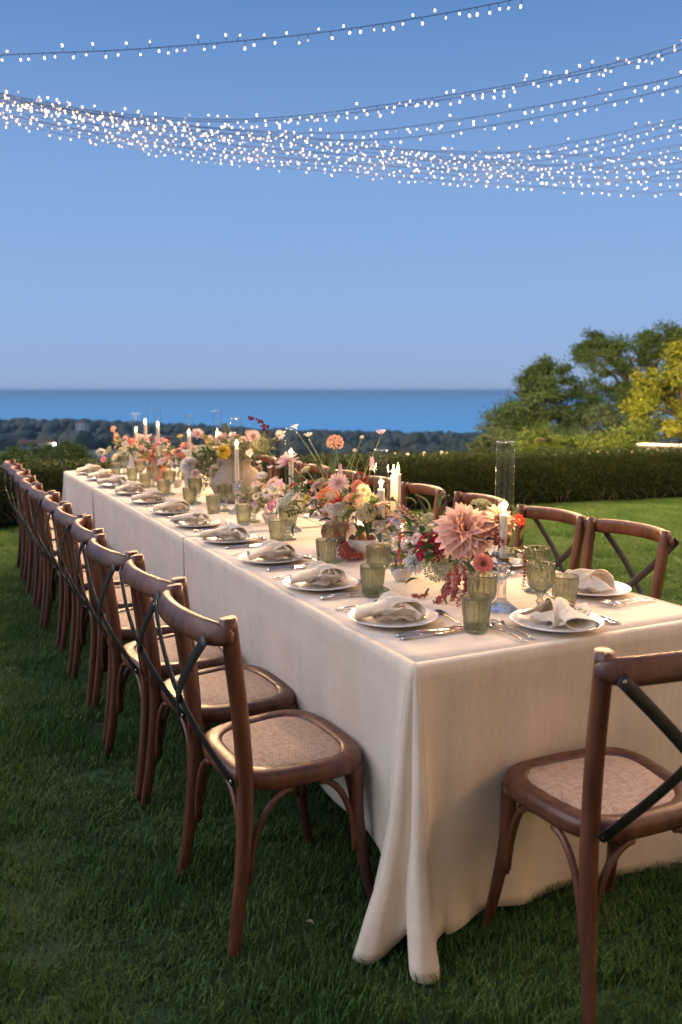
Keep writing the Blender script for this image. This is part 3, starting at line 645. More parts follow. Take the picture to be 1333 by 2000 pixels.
# dinner plate with a beaded rim
mb = MB()
prof = [(.0, .006), (.060, .006), (.078, .008), (.086, .0115), (.100, .0155), (.118, .0185), (.126, .0200), (.1285, .0190), (.126, .0165), (.100, .0115), (.080, .004), (.062, .0015), (.058, .000), (.052, .003), (.0, .003)]
mb.lathe(prof, 96, lambda a, z, r: 1 + (.010 * abs(sin(a * 14)) if r > .117 else 0) + (.006 * sin(a * 56) if .095 < r < .105 else 0))
ME_plate = mb.mesh('dinner_plate', M_china)
# tumbler: ribbed upper wall, beaded lower band, thick foot
def ribs(n, amp, z0, z1): return lambda a, z, r: 1 + (amp * (abs(cos(a * n / 2)) - .6) if z0 < z < z1 else 0)
def tumbler_mesh():
    H = .100; mb = MB(); rows = []
    def ro(z):
        t = z / H; r = .0305 + .0105 * t ** .8
        return r
    prof = [(.002, 0), (.027, 0), (.0295, .002), (.0305, .006)] + [(ro(z), z) for z in [.010, .014, .018, .022, .026, .030, .034, .038, .044, .055, .066, .077, .086, .091]] + [(ro(.096), .096), (ro(H) - .0004, H), (ro(H) - .0020, H - .0002), (ro(.09) - .0028, .09), (ro(.06) - .0030, .06), (ro(.035) - .0034, .035), (ro(.02) - .005, .016), (.020, .011), (.002, .010)]
    def mod(a, z, r):
        outer = r > ro(max(z, .0)) - .0012
        if not outer or z < .007: return 1
        if .040 < z < .0905: return 1 + .055 * (abs(cos(a * 10)) - .5)
        if .008 < z <= .040: return 1 + .045 * (abs(cos(a * 7)) * sin((z - .008) / .032 * pi) - .25)
        return 1
    mb.lathe(prof, 160, mod); return mb.mesh('tumbler', M_green)
ME_tum = tumbler_mesh()
def goblet_mesh():
    mb = MB()
    outer = [(.002, .0), (.036, .0), (.0375, .0015), (.034, .005), (.022, .0105), (.011, .016), (.0075, .022), (.0095, .028), (.0135, .033), (.0095, .038), (.0075, .043), (.0105, .049), (.0125, .052), (.010, .056), (.016, .062), (.027, .071), (.0345, .081), (.0385, .092), (.040, .105), (.0405, .120), (.041, .134), (.0418, .143), (.0422, .148)]
    inner = [(.0405, .1482), (.0392, .143), (.0382, .128), (.0372, .108), (.0345, .092), (.028, .080), (.018, .0705), (.008, .066), (.002, .065)]
    def mod(a, z, r):
        if z > .1405 or r < .006: return 1
        if z > .098 and r > .039: return 1 + .055 * (abs(cos(a * 8)) - .5)
        if .062 < z <= .098 and r > .0: return 1 + .03 * abs(cos(a * 9)) * (1 if (r > .016 and abs(r - .028) > .0005) else 0)
        if z < .06: return 1 + .05 * (abs(cos(a * 4)) - .5)
        return 1
    mb.lathe(outer + inner, 128, mod); return mb.mesh('goblet', M_green)
ME_gob = goblet_mesh()
# cutlery, lying along +y with the handle at -y
def handle(mb, L, w0, w1, t):
    pts = [(0, -L / 2 + L * i / 10, .003 + .0035 * sin(pi * i / 10)) for i in range(11)]
    mb.tube(pts, [(w0 + (w1 - w0) * i / 10 + .0016 * exp(-((i - 1.2) / 1.3) ** 2), t) for i in range(11)], 8, up=(0, 0, 1))
def fork_mesh():
    mb = MB(); handle(mb, .13, .0048, .0026, .0016)
    mb.grid(lambda u, v: ((u - .5) * (.006 + .020 * min(1, v * 1.6)), .063 + .032 * v, .0035 + .006 * sin(v * pi * .6) + .004 * (2 * u - 1) ** 2), 7, 7)
    for k in range(4):
        x = (k - 1.5) * .0066; mb.tube([(x, .093, .0100), (x, .112, .0072), (x * .96, .131, .0088)], [.0019, .0017, .0010], 6)
    return mb.mesh('fork', M_steel)
def knife_mesh():
    mb = MB(); handle(mb, .105, .0062, .0052, .0030)
    mb.grid(lambda u, v: (-.0055 + u * (.0165 if v < .75 else .0165 * sqrt(max(0, 1 - ((v - .75) / .25) ** 2)) + .0012), .050 + .115 * v, .0060 - .0016 * abs(u - .4)), 5, 14)
    mb.grid(lambda u, v: (-.0055 + u * (.0165 if v < .75 else .0165 * sqrt(max(0, 1 - ((v - .75) / .25) ** 2)) + .0012), .050 + .115 * v, .0042), 5, 14)
    return mb.mesh('knife', M_steel)
def spoon_mesh():
    mb = MB(); handle(mb, .115, .0045, .0022, .0015)
    def bowl(u, v):
        a = 2 * pi * u; return (.0155 * v * cos(a) * (1 - .12 * sin(a)), .083 + .0255 * v * sin(a), .0062 - .0042 * (1 - v * v))
    mb.grid(bowl, 24, 7, cu=True); return mb.mesh('spoon', M_steel)
ME_fork, ME_knife, ME_spoon = fork_mesh(), knife_mesh(), spoon_mesh()

# knotted napkin; local -y points to the sitter
def napkin_mesh(seed):
    r_ = random.Random(seed); mb = MB(); S = r_.uniform(0, 40); sw_ = r_.uniform(-.35, .35)
    def wr(p, amp, f): return Vector((nz(p.x * f + S, p.y * f, p.z * f), nz(p.x * f, p.y * f + S, p.z * f + 7), nz(p.x * f + 3, p.y * f, p.z * f + S))) * amp
    # rolled tail that widens to an open end over the plate rim
    def tail(u, v):
        t = v; a = 2 * pi * (1.18 * u - .09); w = .016 + .026 * t ** 1.3; h = .020 - .004 * t; sp = 1 - .22 * u
        y = .012 - .112 * t; c = Vector((sw_ * .08 * t + w * cos(a) * sp, y - .010 * t * cos(a), .040 - .016 * t + h * sin(a) * sp)); c.z = max(c.z, .0035 + .001 * u)
        return c + wr(c, .004, 26)
    mb.grid(tail, 40, 16)
    # second tail fanned out behind, folds running to the knot
    def fan(u, v):
        a = radians(20 + 140 * u) + sw_; rr_ = .012 + (.082 + .012 * sin(u * 7 + S)) * v
        z = .040 * (1 - v) ** 1.2 + .014 + .014 * (v ** .7) * (.5 + .5 * sin(u * 21 + S)) * (1 - .5 * v)
        c = Vector((rr_ * cos(a) * 1.0, .015 + rr_ * sin(a) * .62, z)); return c + wr(c, .006, 22)
    mb.grid(fan, 44, 14)
    # wide band wound over the top
    def band(u, v):
        a = radians(-35 + 250 * v); x = (u - .5) * .074; w = .036 + .006 * sin(u * 3.1 + S)
        c = Vector((x * (1 - .28 * cos(a - 1.6)) + .014 * cos(a) * sw_, .008 + (w + .006) * cos(a) + x * (.35 + sw_ * .5), .024 + .033 * sin(a) + .006 * sin(u * 9 + a * 1.2))); c.z = max(c.z, .006)
        return c + wr(c, .007, 24)
    mb.grid(band, 30, 34)
    # puffed side loop
    def loop(u, v):
        a = radians(-20 + 220 * v); x0 = .030 + .012 * u; w = (u - .5) * .066
        c = Vector((x0 + .032 * sin(a), -.010 + w + .022 * cos(a), .018 + .025 * sin(a * .9) + .004 * sin(u * 10 + S))); c.z = max(c.z, .008)
        return c + wr(c, .007, 24)
    mb.grid(loop, 22, 24)
    # lower under-layer resting on the plate
    def under(u, v):
        a = 2 * pi * u; rr_ = v * (.058 + .013 * sin(a * 3 + S)); c = Vector((rr_ * cos(a), rr_ * sin(a) * .85, .011 + .020 * (1 - v * v) + .004 * sin(a * 7) * v)); return c + wr(c, .003, 30)
    mb.grid(under, 40, 8, cu=True)
    return mb.mesh('napkin', M_napkin)
ME_nap = [napkin_mesh(s) for s in (1, 2, 3, 4, 5)]
SIDE = {'L': 'left', 'R': 'right'}
rs_ = random.Random(12)
def item(name, me, p, rz, label, cat, grp, flip=0):
    o = put(name, me, None, p, (0, flip, rz)); o.name = name; return tag(o, label, cat, grp)
def setting(side, k, x, y, rz, where, full=True):
    """local frame: +y to the table middle, -y to the sitter, +x to the sitter's right"""
    R_ = Matrix.Rotation(rz, 3, 'Z')
    def at(lx, ly, lz=0): q = R_ @ Vector((lx, ly, 0)); return (x + q.x, y + q.y, TZ + lz)
    j = lambda a=.006: rs_.uniform(-a, a)
    item('dinner_plate', ME_plate, at(0, 0), rz, f'white beaded dinner plate, {where}', 'plate', 'dinner plates')
    n_ = item('napkin', ME_nap[(k * 2 + (side == 'R')) % 5], at(j(.01), j(.01), .0075), rz + rs_.uniform(-.45, .35), f'knotted beige linen napkin, {where}', 'napkin', 'knotted napkins')
    n_.scale = (1.12, 1.12, 1.08); sd = n_.modifiers.new('cloth', 'SOLIDIFY'); sd.thickness = .0016
    item('table_knife', ME_knife, at(.146 + j(), -.015 + j()), rz + j(.03), f'outer steel knife, {where}' , 'knife', 'steel cutlery')
    item('table_knife', ME_knife, at(.168 + j(.004), -.022 + j()), rz + j(.03), f'steel knife farthest from its plate, {where}', 'knife', 'steel cutlery')
    item('table_fork', ME_fork, at(-.150 + j(), -.02 + j()), rz + j(.04), f'steel fork beside the plate, {where}', 'fork', 'steel cutlery')
    item('table_fork', ME_fork, at(-.178 + j(), -.03 + j()), rz + j(.04), f'outer steel fork, {where}', 'fork', 'steel cutlery')
    item('dessert_spoon', ME_spoon, at(.075 + j(), .148 + j()), rz + pi / 2 + rs_.uniform(-.2, .35), f'small steel spoon above the plate, {where}', 'spoon', 'steel cutlery')
    return at
for k, y in enumerate(LY):
    w_ = f'{ORD[k]} from the camera on the left side'
    at = setting('L', k, .150 + rs_.uniform(-.006, .006), y - .02, -pi / 2, w_)
    p = at(.195 + rs_.uniform(-.02, .02), .155 + rs_.uniform(-.01, .03))
    if k < 6: p = [(.297, .170, TZ), (.237, .653, TZ), (.31, 1.155, TZ), (.329, 1.691, TZ), (.365, 2.226, TZ), (.351, 2.663, TZ)][k]
    item('tumbler', ME_tum, p, rs_.uniform(0, 3), f'ribbed olive green tumbler, {w_}', 'glass', 'green tumblers')
    p = (p[0] + (.046, .055, .065, .07, .075, .08)[k % 6], p[1] + (.040, .062, .055, .05, .06, .05)[k % 6], TZ); item('goblet', ME_gob, p, rs_.uniform(0, 3), f'olive green stemmed goblet, {w_}', 'goblet', 'green goblets')
for k in range(8):
    w_ = f'{ORD[k]} from the camera on the right side'
    at = setting('R', k, W - .13, LY[k] + (.01 if k == 0 else .02), pi / 2, w_)
    p = (.745, LY[k] + .09, TZ) if k == 0 else at(.17, .17); item('goblet', ME_gob, p, .4 + k, f'olive green stemmed goblet, {w_}', 'goblet', 'green goblets')
    p = (.61, LY[k] + .22, TZ) if k == 0 else at(.20, .12); item('tumbler', ME_tum, p, .7 + k, f'ribbed olive green tumbler, {w_}', 'glass', 'green tumblers')
w_ = 'at the near end seat'
at = setting('E', 2, .535, .125, 0, w_)
item('goblet', ME_gob, (.588, .262, TZ), .3, f'olive green goblet standing free above the plate {w_}', 'goblet', 'green goblets')
item('tumbler', ME_tum, (.685, .268, TZ), .9, f'pale green tumbler just behind the plate {w_}', 'glass', 'green tumblers')
# ================================================================== CANDLES
M_rim = thin_glass('glass_rim', .35, .95, 1.5)
M_wax = mk('ivory_wax', (.80, .72, .56), .45, sss=.35)
M_wick = mk('wick', (.02, .015, .01), .9)
M_flame = emit('flame', (1, .62, .22), 42)
def stick_mesh():
    mb = MB()
    oct_ = lambda a, z, r: 1 / (cos((a % (pi / 4)) - pi / 8)) * .97 if z < .135 else 1
    prof = [(.001, .0), (.046, .0), (.047, .003), (.044, .007), (.030, .018), (.019, .028), (.0135, .036), (.0125, .046), (.0115, .075), (.0125, .095), (.0175, .101), (.0185, .106), (.0135, .112), (.011, .118), (.0175, .125), (.0205, .130), (.0150, .136), (.0125, .140), (.0180, .148), (.0200, .155), (.0200, .166), (.0320, .170), (.0322, .174), (.0150, .174), (.0135, .160), (.001, .158)]
    mb.lathe(prof, 16, oct_); return mb.mesh('crystal_stick', M_crystal, False)
ME_stick = stick_mesh()
def candle(x, y, ztop, flame_z, label_, rad=.0120, chim_r=.0275, hz=.175):
    t = thing('candlestick', label_, 'candlestick', (x, y, TZ), rnd.uniform(0, 1), 'taper candles in glass chimneys')
    put('crystal_stick', ME_stick, t)
    b, top = hz - .016, flame_z - TZ - .022
    mb = MB(); mb.lathe([(.0, b), (rad * .98, b), (rad, b + .004)] + [(rad * (1 + .02 * sin(i * 2.1)), b + (top - b) * i / 6) for i in range(1, 6)] + [(rad, top - .004), (rad * .9, top - .0005), (rad * .55, top - .003), (0, top - .005)], 20)
    cb = mb.build('taper_candle', M_wax, t)
    mb = MB(); mb.tube([(0, 0, top - .006), (.0004, 0, top + .008)], .0009, 5); mb.build('wick', M_wick, cb)
    mb = MB(); mb.lathe([(.0004, top + .003), (.0034, top + .007), (.0050, top + .013), (.0046, top + .020), (.0026, top + .030), (.0010, top + .038), (.0003, top + .042)], 12); mb.build('flame', M_flame, cb)
    if ztop:
        zt = ztop - TZ; mb = MB(); r = chim_r
        mb.lathe([(r, hz - .0006), (r, hz + .02), (r, (hz + zt) / 2), (r, zt - .003)], 40); gc = mb.build('glass_chimney', M_thin, t)
        mb = MB(); mb.lathe([(r - .0010, zt - .003), (r + .0006, zt - .003), (r + .0010, zt - .0012), (r + .0004, zt), (r - .0008, zt), (r - .0014, zt - .0012), (r - .0010, zt - .003)], 40); mb.build('rim', M_rim, gc)
    ld = bpy.data.lights.new('candle_light', 'POINT'); ld.energy = 2.0; ld.color = (1, .58, .24); ld.shadow_soft_size = .012
    put('candle_light', ld, cb, (0, 0, top + .02))
for x, y, zt, fz, lab in [(.500, .330, 1.263, 1.072, 'tall crystal candlestick nearest the camera with a short candle in a glass chimney'),
        (.530, 1.135, 1.19, 1.062, 'candlestick behind the fruit bowl with a thick lit candle in a tall chimney'),
        (.62, 1.20, 1.10, 1.105, 'lit candle in a short chimney just right of the one behind the fruit bowl'),
        (.50, 1.945, 1.239, 1.128, 'candlestick in the second flower group with its flame among white petals'),
        (.47, 2.62, 1.268, 1.132, 'crystal candlestick with a tall candle in front of the stoneware vase'),
        (.52, 3.10, 1.295, 1.165, 'candle in a chimney left of the vase, behind the yellow dahlia'),
        (.50, 3.62, 1.254, 1.147, 'candle in a chimney by the white dahlia, fourth from the far end'),
        (.50, 4.42, 1.285, 1.172, 'candle in a chimney, rightmost of the three at the far end'),
        (.50, 4.80, 1.287, 1.179, 'candle in a chimney, middle one of the three at the far end'),
        (.50, 5.12, 1.229, 1.108, 'candle in a chimney, leftmost and lowest of the three at the far end')]:
    candle(x, y, zt, fz, lab, rad=.0135 if abs(y - 1.135) < .01 else .0115)
candle(.60, 1.13, None, 1.118, 'bare lit taper between the two chimneys behind the fruit bowl', rad=.0105)

# ================================================================== STRINGS OF FAIRY LIGHTS
M_cable = mk('light_cable', (.002, .002, .003), .8, spec=.1)
M_bulb = emit('bulb_glow', (1, .70, .40), 9)
_n, _l = M_bulb.node_tree.nodes, M_bulb.node_tree.links             # no two bulbs burn alike
_g = _n.new('ShaderNodeNewGeometry'); _t = _n.new('ShaderNodeTexNoise'); _t.inputs['Scale'].default_value = 14; _t.inputs['Detail'].default_value = 1; _l.new(_g.outputs['Position'], _t.inputs['Vector'])
_m = _n.new('ShaderNodeMapRange'); _m.inputs['From Min'].default_value = .3; _m.inputs['From Max'].default_value = .7; _m.inputs['To Min'].default_value = 1.5; _m.inputs['To Max'].default_value = 13; _l.new(_t.outputs['Fac'], _m.inputs[0]); _l.new(_m.outputs[0], [q for q in _n if q.type == 'EMISSION'][0].inputs[1])
rb = random.Random(99); STR_W = 80.
def bulb_geo(mb, p, d, s):
    q = Vector((0, 0, 1)).rotation_difference(d).to_matrix().to_4x4(); q.translation = p
    mb.lathe([(.0005, 0), (.004 * s, .002 * s), (.0066 * s, .010 * s), (.0078 * s, .017 * s), (.0052 * s, .024 * s), (.0005, .027 * s)], 6, xf=q)
def strand(label, pts, single=False, step=.105, s=1.0, thick=.0035):
    """cable hung through control points, a bulb on a short lead every few centimetres"""
    P = spline(pts, 40); t = thing('string_light', label, 'string lights', P[0], 0, 'fairy lights strung over the lawn'); O = P[0]
    mb = MB(); mb.tube([q - O for q in P[::3]] + [P[-1] - O], thick, 5); leads = MB(); bl = MB()
    acc = 0.; seq = rb.uniform(-.3, .3); bulbs = []
    for a, b in zip(P, P[1:]):
        L = (b - a).length
        while acc < L:
            p = a.lerp(b, acc / L) - O; acc += step * rb.uniform(.75, 1.25); seq = seq * .7 + rb.gauss(0, .55)
            ud = -1 if (rb.random() < .72) else 1
            d = Vector((rb.gauss(0, .35), rb.gauss(0, .35), ud)).normalized(); ll = rb.uniform(.02, .055)
            mb.tube([p, p + d * ll], .0028, 4); sz = s * rb.uniform(.75, 1.15)
            if single: bulbs.append((p + d * ll, d, sz))
            else: bulb_geo(bl, p + d * ll, d, sz)
        acc -= L
    mb.build('cable', M_cable, t)
    run = 0.                                                  # the light this string sheds, gathered every 1.6 m along it
    for a, b in zip(P, P[1:]):
        run += (b - a).length
        if run > 1.6:
            run -= 1.6; ld = bpy.data.lights.new('bulb_light', 'POINT'); ld.energy = STR_W; ld.color = (1, .59, .28); ld.shadow_soft_size = .05; put('bulb_light', ld, t, a - O + Vector((0, 0, -.4)))
    if single:
        for p, d, sz in bulbs: put('bulb', ME_bulb, t, p, Vector((0, 0, 1)).rotation_difference(d), sz)
    else: tag(bl.build('bulbs', M_bulb, t), kind='stuff')
    return t
_mb = MB(); bulb_geo(_mb, Vector((0, 0, 0)), Vector((0, 0, 1)), 1.); ME_bulb = _mb.mesh('bulb', M_bulb)
A = at_d
strand('single top string of fairy lights crossing the sky alone', [A(-330, 130, 9.6), A(0, 108, 9.0), A(280, 95, 8.6), A(640, 62, 8.2), A(1010, -2, 7.6), A(1500, -130, 6.6), (6.0, -1.2, 4.7), (6.5, -4.7, 5.3)], True, .098, .92)
strand('upper string of the pair that rises highest at the right', [A(-260, 128, 9.8), A(0, 182, 10), A(230, 222, 10.2), A(500, 232, 10.2), A(800, 198, 9.8), A(1100, 146, 9.2), A(1333, 86, 8.6), A(1600, -10, 8.0), (7.6, -1.0, 4.8), (8.0, -4.7, 5.3)], True, .11, .9)
strand('lower string of the pair that rises highest at the right', [A(-260, 134, 9.9), A(0, 186, 10.1), A(240, 228, 10.3), A(520, 236, 10.3), A(800, 205, 9.9), A(1100, 152, 9.3), A(1333, 97, 8.7), A(1600, 5, 8.1), (7.8, -1.0, 4.8), (8.3, -4.7, 5.3)], True, .12, .9)
strand('string of fairy lights third from the top at the right edge', [A(-260, 132, 10), A(0, 190, 10.4), A(300, 238, 10.7), A(640, 260, 10.6), A(950, 225, 10.2), A(1333, 148, 9.5), A(1600, 70, 9.0), (9.4, -1.2, 4.8), (10, -4.7, 5.3)], True, .125, .9)
strand('string of fairy lights fourth from the top at the right edge', [A(-260, 138, 10), A(0, 196, 10.5), A(320, 248, 10.9), A(700, 274, 10.8), A(1000, 238, 10.4), A(1333, 168, 9.7), A(1600, 95, 9.2), (9.7, -1.2, 4.8), (10.3, -4.7, 5.3)], True, .125, .9)
W_ = ['topmost', 'second', 'third', 'fourth', 'fifth', 'sixth', 'seventh', 'lowest']
ends = [(302, 232), (312, 241), (318, 256), (326, 282), (334, 296), (342, 318), (356, 338), (374, 372)]
for i, (lo, e) in enumerate(ends):
    s0 = 183 + i * 7.6; m1 = 241 + i * 8.4; m2 = 272 + i * 9.0; lox = 960 + i * 30
    strand(f'{W_[i]} string in the dense bundle of fairy lights', [A(-260, 135 + i * 5, 10.2 + .1 * i), A(0, s0, 10.7 + .12 * i), A(330, m1, 11.2 + .14 * i), A(640, m2, 11.6 + .15 * i), A(lox, lo - 2, 11.9 + .15 * i), A(1333, e, 11.4 + .15 * i), A(1650, e - 70 + i * 6, 10.6 + .15 * i)], False, .118, .76, .0028)
for i, (a, m, c, e) in enumerate([(192, 255, 300, 312), (204, 270, 322, 330), (222, 285, 345, 352)]):
    strand(f"{['upper', 'middle', 'lower'][i]} loose string sagging through the dense bundle of lights", [A(-260, 150 + i * 6, 11), A(0, a, 11.5), A(330, m, 12), A(700, m + 34, 12.4), A(1050, c, 12.6), A(1333, e, 12.4), A(1650, e - 40, 12)], False, .15, .8, .0028)
# ================================================================== FLOWERS
def flower_mat(name, inner, outer, r0=.15, r1=1.0):
    m = bpy.data.materials.new(name); m.use_nodes = True; n, l = m.node_tree.nodes, m.node_tree.links; p = n['Principled BSDF']
    p.inputs['Roughness'].default_value = .6; p.inputs['Specular IOR Level'].default_value = .25; p.inputs['Sheen Weight'].default_value = .15
    t = n.new('ShaderNodeTexCoord'); ln = n.new('ShaderNodeVectorMath'); ln.operation = 'LENGTH'; l.new(t.outputs['Object'], ln.inputs[0])
    nt = n.new('ShaderNodeTexNoise'); nt.inputs['Scale'].default_value = 9; l.new(t.outputs['Object'], nt.inputs['Vector'])
    ad = n.new('ShaderNodeMath'); ad.operation = 'MULTIPLY_ADD'; ad.inputs[1].default_value = .5; l.new(nt.outputs['Fac'], ad.inputs[0]); l.new(ln.outputs['Value'], ad.inputs[2])
    cr = n.new('ShaderNodeValToRGB'); cr.color_ramp.elements[0].position = r0 + .2; cr.color_ramp.elements[1].position = min(1, r1 + .1)
    cr.color_ramp.elements[0].color = (*inner, 1); cr.color_ramp.elements[1].color = (*outer, 1); l.new(ad.outputs[0], cr.inputs[0]); l.new(cr.outputs[0], p.inputs['Base Color'])
    tr = n.new('ShaderNodeBsdfTranslucent'); l.new(cr.outputs[0], tr.inputs[0]); ms = n.new('ShaderNodeMixShader'); ms.inputs[0].default_value = .38
    l.new(p.outputs[0], ms.inputs[1]); l.new(tr.outputs[0], ms.inputs[2]); l.new(ms.outputs[0], n['Material Output'].inputs[0]); return m
FM = {k: flower_mat('petal_' + k, a, b) for k, (a, b) in dict(
    peach=((.84, .42, .20), (.86, .58, .50)), blush=((.82, .52, .48), (.86, .70, .68)), white=((.78, .76, .60), (.84, .82, .80)), crimson=((.22, .008, .02), (.42, .012, .045)),
    orange=((.75, .20, .07), (.80, .28, .12)), coral=((.72, .16, .10), (.78, .30, .24)), pink=((.62, .10, .22), (.76, .28, .42)), yellow=((.78, .48, .03), (.85, .66, .10)), cream=((.80, .70, .38), (.84, .78, .62)),
    salmon=((.80, .40, .22), (.84, .54, .36)), red=((.45, .03, .02), (.60, .07, .04)), lilac=((.60, .36, .52), (.72, .54, .68)), dusty=((.62, .34, .34), (.74, .50, .48)), burgundy=((.10, .008, .02), (.20, .02, .04))).items()}
M_eye = {'gold': mk('flower_eye_gold', (.55, .30, .03), .8, var=(.30, .14, .02), scale=14, bump=.6), 'dark': mk('flower_eye_dark', (.12, .03, .02), .8, var=(.28, .10, .04), scale=14, bump=.6), 'lime': mk('flower_eye_lime', (.35, .40, .08), .8, var=(.5, .5, .12), scale=14, bump=.6)}
M_leaf = [mk('leaf_dark', (.022, .055, .018), .5, var=(.05, .095, .03), scale=18, back=.3, rand=.2), mk('leaf_mid', (.06, .11, .025), .5, var=(.11, .17, .045), scale=18, back=.3, rand=.2), mk('leaf_olive', (.14, .15, .045), .55, var=(.24, .23, .08), scale=18, back=.3, rand=.2), mk('leaf_rust', (.20, .055, .03), .6, var=(.32, .12, .06), scale=18, back=.3, rand=.2)]
M_stem = mk('flower_stem', (.10, .16, .04), .55, var=(.17, .21, .06), scale=20)
M_twig = mk('brown_twig', (.13, .06, .04), .8)
M_umb = [mk('umbel_green', (.30, .36, .16), .7, var=(.48, .52, .30), scale=12), mk('umbel_cream', (.62, .52, .25), .7, var=(.75, .68, .42), scale=12), mk('umbel_pale', (.42, .50, .36), .7, var=(.58, .63, .50), scale=12)]
M_ama = mk('amaranth', (.30, .05, .045), .8, var=(.48, .15, .11), scale=30)
def petal(mb, L, Wd, az, tilt, droop, cup, br=.05, bz=0., sharp=1., nt=5):
    rows = []; r, z = br, bz; dt = 1 / (nt - 1)
    for i in range(nt):
        t = i * dt
        w = Wd * (sin(pi * min(1, .12 + .88 * t ** .8)) ** .7 if sharp else sqrt(max(0, t * 1.6 + .1)) * sqrt(max(0, 1 - t ** 5)) * .8)
        if i == nt - 1: w = Wd * (.06 if sharp else .45)
        for s in (-1, 0, 1): rows.append((r, s * w, z + cup * abs(s) * w))
        a = tilt - droop * t; r += L * dt * cos(a); z += L * dt * sin(a)
    c, s_ = cos(az), sin(az)
    mb.add([(x * c - y * s_, x * s_ + y * c, zz) for x, y, zz in rows], [(i * 3 + j, i * 3 + j + 1, i * 3 + j + 4, i * 3 + j + 3) for i in range(nt - 1) for j in (0, 1)])
def eye(mb, r, h):
    mb.cm = 1; mb.lathe([(r, 0), (r * .95, h * .5), (r * .6, h), (0.01, h * .8)], 14, lambda a, z, q: 1 + .06 * sin(a * 7)); mb.cm = 0
def head(kind, seed=0):
    r_ = random.Random(seed); mb = MB(); j = lambda a: r_.uniform(-a, a)
    if kind == 'dahlia':
        for i, (n_, L, ti) in enumerate([(15, 1.0, -20), (15, 1.0, -6), (14, .95, 8), (14, .88, 21), (13, .78, 34), (12, .66, 47), (10, .54, 60), (8, .40, 72), (5, .28, 83)]):
            for k in range(n_): petal(mb, L * (1 + j(.07)), .185 * (L ** .5), 2 * pi * (k + .5 * (i % 2)) / n_ + j(.07), radians(ti + j(7)), radians(28 + j(14)), .7, .04, .02 * i, 1)
    elif kind == 'ball':
        n_ = 105
        for k in range(n_):
            z = 1 - 1.45 * (k + .5) / n_; rr_ = sqrt(max(0, 1 - z * z)); a = k * 2.39996
            q = Vector((0, 0, 1)).rotation_difference(Vector((rr_ * cos(a), rr_ * sin(a), z))).to_matrix().to_4x4()
            m2 = MB(); petal(m2, .30, .15, j(3), radians(52), radians(35), .9, .02, 0, 0, 4); q.translation = Vector((rr_ * cos(a), rr_ * sin(a), z * .85)) * .66; mb.add(m2.v, m2.f, q)
    elif kind == 'mum':
        for i, (n_, L, ti) in enumerate([(26, 1.0, -6), (26, .98, 8), (24, .90, 22), (20, .78, 38), (16, .6, 55), (10, .4, 72)]):
            for k in range(n_): petal(mb, L * (1 + j(.09)), .065, 2 * pi * (k + .5 * (i % 2)) / n_ + j(.06), radians(ti + j(8)), radians(-12 + j(22)), .4, .04, .015 * i, 0, 4)
        eye(mb, .13, .22)
    elif kind == 'aster':
        for i, (n_, L, ti) in enumerate([(24, 1.0, 2), (24, .92, 14), (18, .7, 30)]):
            for k in range(n_): petal(mb, L * (1 + j(.08)), .075, 2 * pi * (k + .5 * (i % 2)) / n_ + j(.06), radians(ti + j(7)), radians(10 + j(18)), .3, .08, .01 * i, 0, 4)
        eye(mb, .30, .2)
    elif kind == 'daisy':
        for i, (n_, L, ti) in enumerate([(11, 1.0, 6), (10, .9, 20)]):
            for k in range(n_): petal(mb, L * (1 + j(.08)), .16, 2 * pi * (k + .5 * i) / n_ + j(.08), radians(ti + j(8)), radians(16 + j(14)), .25, .12, .01 * i, 1, 4)
        eye(mb, .26, .18)
    elif kind == 'zinnia':
        for i, (n_, L, ti) in enumerate([(15, 1.0, 0), (14, .85, 16), (11, .62, 32)]):
            for k in range(n_): petal(mb, L * (1 + j(.05)), .21, 2 * pi * (k + .5 * (i % 2)) / n_ + j(.06), radians(ti + j(5)), radians(12 + j(10)), .25, .1, .02 * i, 0, 4)
        eye(mb, .30, .30)
    elif kind == 'cosmos':
        for k in range(8): petal(mb, 1 + j(.06), .30, 2 * pi * k / 8 + j(.06), radians(34 + j(16)), radians(8 + j(20)), .2, .08, 0, 0, 5)
        eye(mb, .17, .15)
    elif kind == 'umbel':
        for k in range(150):
            z = 1 - .95 * (k + .5) / 150; rr_ = sqrt(max(0, 1 - z * z)); a = k * 2.39996; p = Vector((rr_ * cos(a), rr_ * sin(a), z * .62)) * (1 + j(.06)); s = .085 * (1 + j(.35))
            mb.add([p + Vector(q) * s for q in ((1, 0, 0), (-1, 0, 0), (0, 1, 0), (0, -1, 0), (0, 0, 1), (0, 0, -1))], [(0, 2, 4), (2, 1, 4), (1, 3, 4), (3, 0, 4), (2, 0, 5), (1, 2, 5), (3, 1, 5), (0, 3, 5)])
        for k in range(16):
            a = k * 2.4; mb.tube([(0, 0, -.55), (.5 * cos(a), .5 * sin(a), -.05), (.85 * cos(a), .85 * sin(a), .2)], .02, 4)
        for k in range(12):
            a = k * pi / 6; petal(mb, .8, .04, a, radians(-5), radians(-40), .1, .2, -.35, 1, 4)
    elif kind == 'spike':                                    # snapdragon or stock: small blossoms up a stem
        for k in range(26):
            z = -1 + 2 * k / 26; s = .26 * (1 - .55 * (k / 26)); a = k * 2.4
            for m_ in range(5):
                q = Matrix.Translation((.22 * cos(a), .22 * sin(a), z)) @ Vector((0, 0, 1)).rotation_difference(Vector((cos(a), sin(a), .4))).to_matrix().to_4x4(); m2 = MB(); petal(m2, s, s * .55, m_ * 1.257, radians(35), radians(20), .3, .02, 0, 0, 4); mb.add(m2.v, m2.f, q)
    return mb
HEADS = {}
